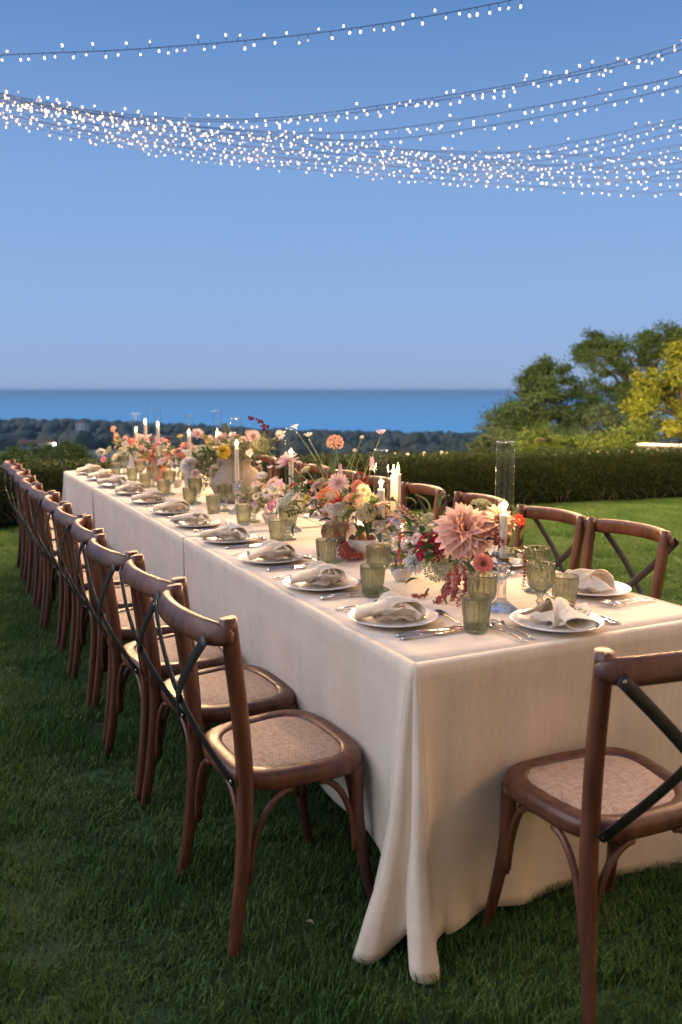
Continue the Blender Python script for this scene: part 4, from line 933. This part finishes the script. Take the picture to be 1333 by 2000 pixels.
def head_mesh(kind, col, eyec, v):
    key = (kind, col, eyec, v)
    if key not in HEADS:
        HEADS[key] = head(kind, v * 17 + len(kind)).mesh({'umbel': 'umbel_head', 'spike': 'flower_spike'}.get(kind, kind + '_flower'), [M_umb[{'green': 0, 'cream': 1, 'pale': 2}[col]]] if kind == 'umbel' else [FM[col], M_eye[eyec]])
    return HEADS[key]
def leaf_mesh(kind, mat):
    mb = MB()
    if kind == 0: mb.grid(lambda u, v: ((u - .5) * .42 * sin(pi * min(1, .06 + v * .94)) ** .8, v, .10 * sin(v * 2.6) - .3 * v * v * .5 + .25 * abs(u - .5) * sin(pi * v)), 5, 9)
    elif kind == 1: mb.grid(lambda u, v: ((u - .5) * .24 * sin(pi * min(1, .05 + v * .95)) ** .7, v, .16 * sin(v * 3) - .35 * v * v + .2 * abs(u - .5)), 3, 9)
    else:                                                     # a sprig of leaflets
        mb.tube([(0, 0, 0), (0, .5, .06), (0, 1, 0)], [.012, .009, .004], 4)
        for k in range(9):
            y = .2 + .09 * k; s = -1 if k % 2 else 1; a = radians(50) * s
            for b in (0,): 
                m2 = MB(); m2.grid(lambda u, v: ((u - .5) * .13 * sin(pi * min(1, .08 + v * .92)) ** .7, v * .30, .03 * sin(v * 3)), 3, 5); mb.add(m2.v, m2.f, Matrix.Translation((0, y, .06 * sin(y * 3))) @ Matrix.Rotation(-a, 4, 'Z'))
    return mb.mesh(['broad_leaf', 'narrow_leaf', 'leaf_sprig'][kind], mat)
LEAF = [[leaf_mesh(k, m) for m in M_leaf] for k in range(3)]
EX = {'mum': 'gold', 'aster': 'gold', 'daisy': 'gold', 'zinnia': 'dark', 'cosmos': 'gold'}
rf = random.Random(41)
M_stoneware = mk('pale_stoneware', (.38, .32, .25), .75, var=(.25, .20, .15), scale=14, bump=.3, bscale=35)
M_vgrey = mk('chalk_white_ceramic', (.66, .63, .60), .6, var=(.55, .52, .49), scale=20, bump=.1)
M_coralv = mk('coral_ceramic', (.55, .24, .16), .6, var=(.45, .20, .14), scale=20)
def arrangement(label, base, mouth_z, vase_prof, vase_mat, flowers, nleaf, spread, leafmix=(.45, .3, .2, .05), leafc=None, zc=.10, lscale=1., extra=0, pal=('blush', 'dusty', 'coral', 'cream', 'salmon', 'white')):
    B = Vector((base[0], base[1], TZ)); t = thing('flower_arrangement', label, 'flowers', B, 0, 'flower arrangements down the table')
    mb = MB(); mb.lathe(vase_prof, 40); mb.build('vase', vase_mat, t)
    C = Vector((0, 0, mouth_z))
    for f in flowers:
        px, py, X, rp, kind, col = f[:6]; opt = f[6] if len(f) > 6 else {}
        P = on_x(px, py, X); depth = (P - CAM).dot(VIEW); r = rp * depth / F_PX; L = P - B
        dirv = Vector((L.x, L.y, max(.02, (L.z - mouth_z)) * .8 + .06)).normalized() + (CAM - P).normalized() * opt.get('cam', .75) + Vector((rf.uniform(-.2, .2), rf.uniform(-.2, .2), rf.uniform(-.1, .25)))
        if opt.get('up'): dirv = Vector((rf.uniform(-.2, .2), rf.uniform(-.2, .2), 1))
        if opt.get('dir'): dirv = Vector(opt['dir'])
        q = Vector((0, 0, 1)).rotation_difference(dirv.normalized())
        q = q @ Quaternion((0, 0, 1), rf.uniform(0, 6.28))
        me = head_mesh(kind, col, opt.get('eye', EX.get(kind, 'gold')), rf.randrange(2))
        sc = r * (1.0 if kind not in ('ball',) else 1.12)
        fo = put(me.name, me, t, L, q, (sc, sc, sc * (1.0 if kind != 'umbel' else .9)))
        if not opt.get('nostem'):
            mb = MB(); bk = L - dirv.normalized() * r * .3; md = C.lerp(bk, .55) + Vector((rf.uniform(-.02, .02), rf.uniform(-.02, .02), .012)); pts = spline([C + Vector((rf.uniform(-.02, .02), rf.uniform(-.02, .02), -.03)), md, bk], 6)
            mb.tube(pts, opt.get('sr', .0016), 5); mb.build('stem', M_stem, t)
    for k in range(extra):                                    # smaller blooms filling the mound
        a = rf.uniform(0, 2 * pi); el = rf.uniform(.1, 1.2); d = Vector((cos(a) * cos(el) * spread[0], sin(a) * cos(el) * spread[1], spread[2] * sin(el) * 1.1)); L = Vector((0, 0, mouth_z + zc * .35)) + d * rf.uniform(.8, 1.05)
        dv = (d.normalized() + (CAM - B).normalized() * .7 + Vector((0, 0, .3))).normalized(); kind = rf.choice(('aster', 'mum', 'zinnia', 'ball', 'daisy', 'umbel', 'cosmos')); c_ = rf.choice(pal) if kind != 'umbel' else rf.choice(('green', 'cream', 'pale'))
        me = head_mesh(kind, c_, EX.get(kind, 'gold'), rf.randrange(2)); put(me.name, me, t, L, Vector((0, 0, 1)).rotation_difference(dv), rf.uniform(.016, .030))
    for k in range(nleaf):
        kind = rf.choices((0, 1, 2), (.5, .3, .2))[0]; m = rf.choices(range(4), leafmix)[0]
        a = rf.uniform(0, 2 * pi); el = rf.uniform(-.25, .9); d = Vector((cos(a) * spread[0], sin(a) * spread[1], spread[2] * sin(el) + .0)); k_ = rf.uniform(.25, .95)
        p = Vector((0, 0, mouth_z + zc * .4)) + d * k_ + (Vector(leafc) if leafc else Vector((0, 0, 0)))
        p.z = max(p.z, .03)
        dv = (d.normalized() + Vector((rf.gauss(0, .45), rf.gauss(0, .45), rf.gauss(.1, .35)))).normalized()
        qq = dv.to_track_quat('Y', 'Z') @ Quaternion((0, 1, 0), rf.uniform(-.8, .8)); put(LEAF[kind][m].name, LEAF[kind][m], t, p, qq, rf.uniform(.045, .085) * lscale * (1.35 if kind == 2 else 1))
    return t, B
def rope(t, B, pts, r=.012, seed=0, mat=None):               # hanging amaranth tassel
    r_ = random.Random(seed); P = spline([Vector(q) - B for q in pts], 10); mb = MB()
    for i, p in enumerate(P):
        e = .5 + .5 * sin(pi * min(1, .15 + .8 * i / len(P)))
        for k in range(7):
            o = Vector((r_.gauss(0, 1), r_.gauss(0, 1), r_.gauss(0, 1))) * r * .55 * e; mb.ball(p + o, r * r_.uniform(.25, .5) * e, 5, 4)
    tag(mb.build('amaranth_tassel', mat or M_ama, t), kind='stuff')
def leaf_at(t, B, px, py, X, L, d, kind=0, m=1):
    p = on_x(px, py, X) - B; q = Vector(d).normalized().to_track_quat('Y', 'Z'); put(LEAF[kind][m].name, LEAF[kind][m], t, p, q, L)
def twig(t, B, pts, r=.0013, berries=0, br=.004, mat=None, bmat=None, seed=1):
    r_ = random.Random(seed); P = spline([Vector(q) - B for q in pts], 8); mb = MB(); mb.tube(P, [r * (1 - .6 * i / len(P)) for i in range(len(P))], 5); mb.build('twig', mat or M_twig, t)
    if berries:
        mb = MB()
        for k in range(berries):
            p = P[int(len(P) * (.25 + .74 * k / berries))] + Vector((r_.gauss(0, 1), r_.gauss(0, 1), r_.gauss(0, 1))) * .007; mb.ball(p, br * r_.uniform(.7, 1.2), 6, 5)
        tag(mb.build('berries', bmat or M_ama, t), kind='stuff')
V_foot = [(.002, 0), (.035, 0), (.037, .004), (.022, .014), (.018, .030), (.030, .040), (.058, .060), (.070, .085), (.072, .100), (.068, .100), (.060, .078), (.030, .050), (.002, .046)]
V_bowl = [(.002, 0), (.022, 0), (.024, .003), (.033, .018), (.040, .036), (.042, .048), (.039, .048), (.034, .030), (.018, .010), (.002, .008)]
V_big = [(.002, 0), (.085, 0), (.095, .006), (.130, .045), (.152, .095), (.150, .140), (.125, .185), (.092, .208), (.086, .222), (.094, .240), (.099, .246), (.092, .248), (.080, .232), (.078, .200), (.002, .190)]
V_cyl = [(.002, 0), (.045, 0), (.050, .005), (.058, .05), (.060, .10), (.052, .14), (.055, .150), (.050, .150), (.046, .135), (.05, .08), (.002, .03)]
U = {'up': 1}
t, B = arrangement('near flower arrangement with a huge peach dahlia and a crimson dahlia', (.50, .60), .10, V_foot, M_vgrey, [
    (908, 1038, .43, 62, 'dahlia', 'peach', {'cam': .55}), (972, 1018, .52, 40, 'dahlia', 'peach', {'cam': .3}), (843, 1070, .42, 31, 'zinnia', 'crimson', {'eye': 'gold', 'cam': 1.4}), (808, 1064, .44, 25, 'ball', 'blush', {'cam': 1}),
    (812, 1098, .42, 27, 'dahlia', 'white', {'cam': 1}), (944, 1101, .38, 20, 'zinnia', 'coral', {'cam': .5}), (858, 1106, .43, 31, 'umbel', 'green', {'cam': .9}), (880, 1024, .53, 26, 'umbel', 'pale', {'cam': .4}), (860, 1058, .50, 18, 'aster', 'lilac', {'cam': .8}),
    (805, 1030, .50, 20, 'daisy', 'coral', {}), (792, 1014, .54, 12, 'daisy', 'red', {}), (772, 1016, .50, 17, 'daisy', 'dusty', {}), (752, 1036, .50, 15, 'daisy', 'dusty', {}), (748, 985, .50, 17, 'daisy', 'salmon', U), (940, 986, .52, 20, 'umbel', 'green', U), (790, 1048, .50, 12, 'ball', 'red', {}),
    (1015, 1016, .56, 14, 'daisy', 'red', {'cam': .1}), (980, 1055, .50, 16, 'ball', 'crimson', {}), (838, 1010, .52, 12, 'umbel', 'cream', {}), (905, 1078, .48, 16, 'aster', 'dusty', {})], 60, (.11, .24, .09), (.5, .3, .15, .05), zc=.10, extra=6)
for px, py, X, L, d, k, m in [(838, 1000, .50, .075, (-.2, .1, .5), 1, 2), (822, 1010, .5, .06, (-.6, .4, .2), 1, 2), (812, 985, .5, .05, (-.3, .5, .4), 1, 2), (858, 995, .5, .07, (.3, .2, .6), 1, 1), (1020, 1055, .55, .07, (.1, -.3, .6), 1, 2), (1028, 1090, .55, .06, (.3, -.5, -.2), 1, 1), (818, 1130, .42, .05, (-.5, .2, -.2), 0, 0), (840, 1150, .40, .07, (-.1, .1, -.8), 1, 2), (870, 1142, .40, .06, (0, 0, -.9), 1, 2), (905, 1095, .40, .08, (.1, -.3, -.5), 0, 0), (925, 1115, .41, .07, (-.1, -.2, -.6), 0, 0), (915, 1120, .42, .08, (.1, .0, -.7), 0, 0)]: leaf_at(t, B, px, py, X, L, d, k, m)
for i, (a, b, c) in enumerate([((890, 1105, .44), (893, 1140, .40), (884, 1172, .39)), ((905, 1105, .44), (912, 1145, .41), (895, 1180, .40)), ((880, 1120, .42), (870, 1160, .38), (848, 1180, .37)), ((1020, 1070, .56), (1026, 1110, .58), (1022, 1150, .58)), ((836, 1160, .38), (820, 1165, .36), (805, 1162, .35))]):
    rope(t, B, [on_x(*a), on_x(*b), on_x(*c)], .0105 if i < 3 else .006, 60 + i)
twig(t, B, [on_x(850, 1040, .5), on_x(800, 1010, .48), on_x(770, 965, .48), on_x(735, 942, .48)], .0012, 8, .004, seed=3); twig(t, B, [on_x(860, 1030, .5), on_x(825, 1005, .5), on_x(800, 1012, .5)], .0013, 10, .0045, M_stem, M_umb[0], 4)
t, B = arrangement('little white bowl of yellow daisies and stock left of the near arrangement', (.435, .81), .045, V_bowl, M_vgrey, [
    (750, 1070, .43, 16, 'daisy', 'yellow', {'cam': 1}), (748, 1108, .41, 14, 'spike', 'cream', {'dir': (0, 0, 1)}), (765, 1085, .44, 10, 'daisy', 'cream', {}), (778, 1095, .44, 9, 'ball', 'coral', {}), (757, 1092, .42, 9, 'umbel', 'green', {}), (742, 1086, .43, 8, 'umbel', 'cream', {}), (786, 1080, .46, 10, 'ball', 'red', {})], 34, (.07, .07, .07), (.2, .5, .3, 0), zc=.05, lscale=.7)
t, B = arrangement('second flower arrangement with an orange ball dahlia and tall wispy stems', (.52, 1.46), .10, V_foot, M_vgrey, [
    (661, 944, .48, 21, 'mum', 'blush', {'cam': 1}), (642, 971, .45, 21, 'ball', 'orange', {'cam': 1}), (663, 986, .45, 16, 'daisy', 'crimson', {'eye': 'dark'}), (686, 978, .48, 16, 'mum', 'salmon', {'cam': 1}), (638, 1006, .42, 18, 'aster', 'blush', {'cam': 1}), (700, 950, .52, 15, 'dahlia', 'coral', {}), (712, 967, .52, 17, 'dahlia', 'salmon', {}),
    (715, 1000, .47, 20, 'umbel', 'cream', {'cam': .8}), (712, 984, .49, 14, 'umbel', 'cream', {}), (602, 974, .43, 16, 'daisy', 'yellow', {'cam': 1}), (585, 996, .43, 16, 'mum', 'cream', {'cam': .8}), (563, 984, .45, 26, 'umbel', 'pale', {'cam': .8}), (533, 989, .42, 11, 'ball', 'pink', {}), (572, 949, .50, 11, 'zinnia', 'red', {}), (602, 944, .50, 13, 'daisy', 'red', {}),
    (533, 942, .5, 14, 'aster', 'blush', {}), (618, 976, .48, 17, 'mum', 'dusty', {}), (562, 902, .46, 24, 'mum', 'blush', {'cam': .8}), (665, 916, .50, 10, 'spike', 'lilac', {'dir': (0, 0, 1)}), (603, 853, .52, 11, 'cosmos', 'white', U), (655, 865, .52, 17, 'ball', 'salmon', U), (745, 848, .55, 12, 'cosmos', 'lilac', U), (707, 854, .55, 4, 'ball', 'cream', U), (693, 880, .55, 4, 'ball', 'cream', U), (727, 905, .55, 13, 'spike', 'lilac', {'dir': (0, 0, 1)}),
    (705, 935, .55, 14, 'ball', 'burgundy', {}), (598, 918, .55, 10, 'umbel', 'pale', {}), (672, 1030, .45, 12, 'daisy', 'crimson', {}), (550, 945, .5, 10, 'cosmos', 'lilac', {}), (520, 1000, .44, 10, 'spike', 'blush', {'dir': (0, 0, 1)}), (548, 970, .48, 12, 'aster', 'dusty', {}), (625, 945, .5, 14, 'umbel', 'green', {}), (577, 836, .55, 10, 'cosmos', 'white', U), (648, 1035, .47, 10, 'ball', 'coral', {})],
    130, (.13, .42, .12), (.5, .3, .15, .05), zc=.12, extra=24)
for px, py, L, d in [(640, 1020, .09, (0, .1, -.6)), (565, 1040, .10, (-.1, .1, -.9)), (580, 1020, .07, (-.2, 0, -.7)), (690, 1020, .09, (.1, -.1, -.5)), (700, 1010, .10, (.2, 0, -.4)), (630, 930, .09, (-.3, .3, .6)), (650, 925, .08, (.2, .2, .7))]: leaf_at(t, B, px, py, .45, L, d, 0, rf.choice((0, 0, 1)))
for i in range(26):                                          # feathery cosmos foliage above the heads
    a = (rf.uniform(610, 735), rf.uniform(925, 960), rf.uniform(.48, .58)); twig(t, B, [on_x(*a), on_x(a[0] + rf.uniform(-12, 12), a[1] - 28, a[2]), on_x(a[0] + rf.uniform(-30, 30), a[1] - rf.uniform(35, 75), a[2])], .0008, mat=M_stem)
for i in range(3): rope(t, B, [on_x(640 + i * 14, 1030, .44), on_x(636 + i * 16, 1050, .41), on_x(640 + i * 20, 1068, .42)], .012, 80 + i)
bx = on_x(462, 930, .62)
t, B = arrangement('big squat stoneware vase of grasses, yellow dahlia and burgundy sprig', (.62, bx.y), .235, V_big, M_stoneware, [
    (437, 882, .50, 15, 'dahlia', 'yellow', {'cam': 1}), (496, 853, .6, 14, 'mum', 'blush', {}), (545, 850, .66, 11, 'cosmos', 'white', {}), (487, 886, .56, 9, 'cosmos', 'white', {}), (410, 860, .6, 9, 'ball', 'salmon', {}), (470, 868, .62, 12, 'umbel', 'green', {}), (512, 868, .62, 14, 'umbel', 'green', {}), (450, 860, .64, 10, 'aster', 'cream', {}), (425, 870, .6, 10, 'umbel', 'pale', {})],
    90, (.15, .22, .12), (.15, .35, .5, 0), zc=.14, lscale=1.3, extra=22)
twig(t, B, [on_x(530, 880, .62), on_x(520, 838, .62), on_x(505, 822, .62), on_x(484, 815, .62)], .0016, 16, .010, bmat=FM['burgundy'], seed=6)
for i in range(40): a = (rf.uniform(470, 530), rf.uniform(880, 900), .6); twig(t, B, [on_x(*a), on_x(a[0] + rf.uniform(-6, 20), a[1] - 20, .6), on_x(a[0] + rf.uniform(-15, 50), a[1] - rf.uniform(15, 48), .6)], .0016, mat=M_leaf[2])
for i in range(5): rope(t, B, [on_x(430 - i * 8, 880, .52), on_x(412 - i * 8, 905, .48), on_x(402 - i * 5, 950 + 6 * i, .45)], .014, 90 + i, M_leaf[i % 2 + 1])
for s in (-1, 1):
    mb = MB(); mb.tube([(s * .118, 0, .19), (s * .150, 0, .205), (s * .155, 0, .175), (s * .145, 0, .155)], .012, 8); mb.build('lug_handle', M_stoneware, t)
t, B = arrangement('flower arrangement around a white dahlia beside the trailing greenery', (.52, 3.62), .10, V_cyl, M_vgrey, [
    (371, 909, .44, 20, 'dahlia', 'white', {'cam': 1}), (365, 870, .5, 13, 'zinnia', 'coral', {}), (386, 848, .52, 13, 'mum', 'blush', {}), (352, 852, .5, 7, 'daisy', 'yellow', {}), (350, 882, .48, 12, 'dahlia', 'dusty', {}), (333, 884, .48, 12, 'daisy', 'dusty', {}), (340, 900, .46, 10, 'aster', 'dusty', {}), (382, 925, .44, 10, 'dahlia', 'blush', {}), (410, 858, .54, 8, 'cosmos', 'lilac', {}), (325, 895, .5, 10, 'zinnia', 'salmon', {}), (395, 880, .5, 12, 'umbel', 'pale', {}), (355, 925, .45, 10, 'umbel', 'green', {})],
    70, (.13, .34, .14), (.3, .35, .3, .05), zc=.13, extra=28, pal=('blush', 'white', 'dusty', 'cream', 'salmon', 'white'))
t, B = arrangement('coral vase of pink and rust flowers before the three far candles', (.50, 4.42), .13, V_cyl, M_coralv, [
    (300, 892, .48, 12, 'dahlia', 'coral', {}), (317, 905, .46, 8, 'ball', 'burgundy', {}), (285, 897, .48, 10, 'zinnia', 'salmon', {}), (306, 858, .52, 8, 'spike', 'salmon', {'dir': (0, 0, 1)}), (283, 886, .5, 8, 'daisy', 'yellow', {}), (275, 902, .46, 7, 'ball', 'crimson', {}), (320, 880, .5, 10, 'umbel', 'pale', {}), (295, 878, .52, 10, 'aster', 'dusty', {}), (330, 900, .47, 8, 'ball', 'salmon', {})],
    60, (.13, .36, .14), (.3, .25, .25, .2), zc=.12, extra=26, pal=('coral', 'dusty', 'salmon', 'burgundy', 'blush'))
t, B = arrangement('farthest flower arrangement with a tall snapdragon and white blooms', (.50, 5.25), .12, V_cyl, M_vgrey, [
    (197, 883, .48, 10, 'dahlia', 'white', {}), (255, 868, .5, 9, 'dahlia', 'blush', {}), (227, 855, .52, 12, 'spike', 'salmon', {'dir': (0, 0, 1)}), (222, 838, .52, 6, 'ball', 'salmon', {}), (240, 882, .48, 12, 'mum', 'cream', {}), (213, 880, .48, 9, 'umbel', 'green', {}), (256, 863, .5, 5, 'ball', 'red', {}), (203, 897, .46, 6, 'ball', 'pink', {}), (250, 895, .46, 9, 'aster', 'dusty', {}), (225, 893, .47, 9, 'aster', 'cream', {})],
    60, (.13, .30, .13), (.2, .5, .3, 0), zc=.12, extra=16)

t, B = arrangement('low white bowl of pale blooms between the orange dahlia and the stoneware vase', (.50, 2.22), .045, V_bowl, M_vgrey, [(512, 930, .5, 12, 'mum', 'white', {}), (500, 945, .47, 10, 'aster', 'blush', {}), (520, 955, .46, 9, 'ball', 'salmon', {}), (488, 955, .46, 9, 'umbel', 'green', {}), (505, 905, .52, 8, 'cosmos', 'white', U), (528, 915, .52, 8, 'cosmos', 'lilac', U)], 55, (.11, .26, .11), (.25, .45, .25, .05), zc=.12, extra=20, pal=('white', 'blush', 'cream', 'salmon', 'lilac'))
t, B = arrangement('low bowl of mixed blush blooms before the coral vase', (.52, 4.00), .045, V_bowl, M_vgrey, [(338, 900, .5, 9, 'mum', 'white', {}), (345, 890, .5, 8, 'zinnia', 'coral', {}), (330, 875, .52, 6, 'cosmos', 'white', U)], 45, (.12, .26, .14), (.25, .45, .25, .05), zc=.14, extra=20)
# ------------------------------------------------------------------ fruit
M_apple = mk('blushed_apple', (.50, .12, .04), .35, var=(.62, .34, .06), scale=9, mix=.4, coat=.2)
M_fig = mk('dark_fig', (.10, .03, .035), .5, var=(.22, .08, .06), scale=14)
M_apri = mk('apricot', (.62, .25, .06), .5, var=(.68, .36, .10), scale=10)
def fruit_mesh(name, mat, squash=.9, tip=0.):
    mb = MB(); n_ = 10
    mb.lathe([(max(.004, sin(pi * i / n_) * (1 + .06 * cos(pi * i / n_))), -cos(pi * i / n_) * squash - (.12 if i == 0 else 0) * 0 + (tip if i == n_ else 0) - (.16 * exp(-(n_ - i) * 1.2)) + .10 * exp(-i * 1.2)) for i in range(n_ + 1)], 20); return mb.mesh(name, mat)
ME_fr = [fruit_mesh('apple', M_apple, .9), fruit_mesh('fig', M_fig, 1., .4), fruit_mesh('apricot', M_apri, .92)]
mb = MB(); mb.lathe([(.002, 0), (.026, 0), (.028, .004), (.026, .008), (.042, .026), (.055, .050), (.062, .078), (.0595, .079), (.052, .052), (.036, .026), (.002, .014)], 48)
fb = mb.build('fruit_bowl', M_china, None, loc=(.500, 1.225, TZ)); tag(fb, 'small white footed bowl of fruit in front of the candle pair', 'bowl')
FN = ['apple', 'fig', 'apricot']
for i, (dx, dy, dz, r, k, lab) in enumerate([(-.018, -.020, .078, .026, 0, 'blushed apple in front in the white bowl'), (.028, -.016, .076, .021, 1, 'dark fig at the right in the white bowl'), (.010, .026, .080, .024, 0, 'apple at the back of the white bowl'), (-.030, .022, .074, .020, 1, 'dark fig at the left in the white bowl')]):
    tag(put(FN[k], ME_fr[k], None, (.500 + dx, 1.225 + dy, TZ + dz), (rf.uniform(-.6, .6), rf.uniform(-.6, .6), 0), r), lab, FN[k], 'fruit in the bowl')
for i, (px, py, r, k, lab) in enumerate([(688, 1088, .015, 2, 'small orange apricot on the cloth beside the bowl'), (674, 1086, .020, 1, 'dark fig on the cloth beside the apricot'), (708, 1092, .021, 0, 'red apple lying against the foot of the bowl'), (661, 1082, .017, 1, 'dark fig lying nearest the tumbler'), (690, 1047, .02, 1, 'reddish fig behind the bowl'), (700, 1040, .02, 0, 'apple behind the bowl under the flowers')]):
    p = on_z(px, py, TZ); tag(put(FN[k], ME_fr[k], None, (p.x, p.y, TZ + r * .93), (rf.uniform(-.9, .9), rf.uniform(-.9, .9), 0), r), lab, FN[k], 'fruit on the cloth')
t = thing('amaranth_spray', 'rust red amaranth spray lying on the cloth before the bowl', 'flower', on_z(665, 1075, TZ)); Bq = t.location.copy()
for i in range(4): rope(t, Bq, [on_z(650 + i * 6, 1062 + i * 7, TZ + .02), on_z(680, 1066 + i * 6, TZ + .03), on_z(706, 1072 + i * 4, TZ + .02)], .014, 120 + i)
# green sprig tucked into the napkin of the end seat
t = thing('herb_sprig', 'small green herb sprig tucked in the napkin at the near end seat', 'sprig', (.545, .07, TZ + .05))
for k in range(14): put('leaf', LEAF[0][1], t, (rf.gauss(0, .008), rf.gauss(0, .008), rf.gauss(0, .006)), Vector((rf.gauss(0, 1), rf.gauss(-.5, 1), rf.gauss(.4, .7))).to_track_quat('Y', 'Z'), rf.uniform(.012, .022))

# fallen leaves on the lawn
M_fall = mk('fallen_leaf', (.16, .11, .06), .8, var=(.26, .19, .12), scale=30)
for i, (px, py, lab) in enumerate([(596, 1806, 'curled pale fallen leaf on the grass near the cloth corner'), ]):
    mb = MB(); mb.grid(lambda u, v: ((u - .5) * .014 * sin(pi * min(1, .1 + v * .9)), v * .032, .010 * sin(v * 3) + .4 * abs(u - .5) * .02), 4, 7); p = on_z(px, py, .03)
    o = mb.build('fallen_leaf', M_fall, None, loc=p, rot=(rf.uniform(-.3, .3), 0, rf.uniform(0, 6))); tag(o, lab, 'leaf', 'fallen leaves')
# ------------------------------------------------------------------ evening haze over land and sea
mb = MB(); mb.box(-75000, 75000, -75000, 75000, SEA_Z - 8, 12.)
hz_ = mb.mesh('haze', [], smooth=False); m = bpy.data.materials.new('haze_air'); m.use_nodes = True
n, l = m.node_tree.nodes, m.node_tree.links; n.remove(n['Principled BSDF'])
pv = n.new('ShaderNodeVolumePrincipled'); pv.inputs['Color'].default_value = (.52, .78, 1, 1); pv.inputs['Density'].default_value = .0001
l.new(pv.outputs[0], n['Material Output'].inputs['Volume']); hz_.materials.append(m)
tag(put('haze', hz_), 'thin blue evening haze over the hills and the sea', 'haze', kind='stuff')
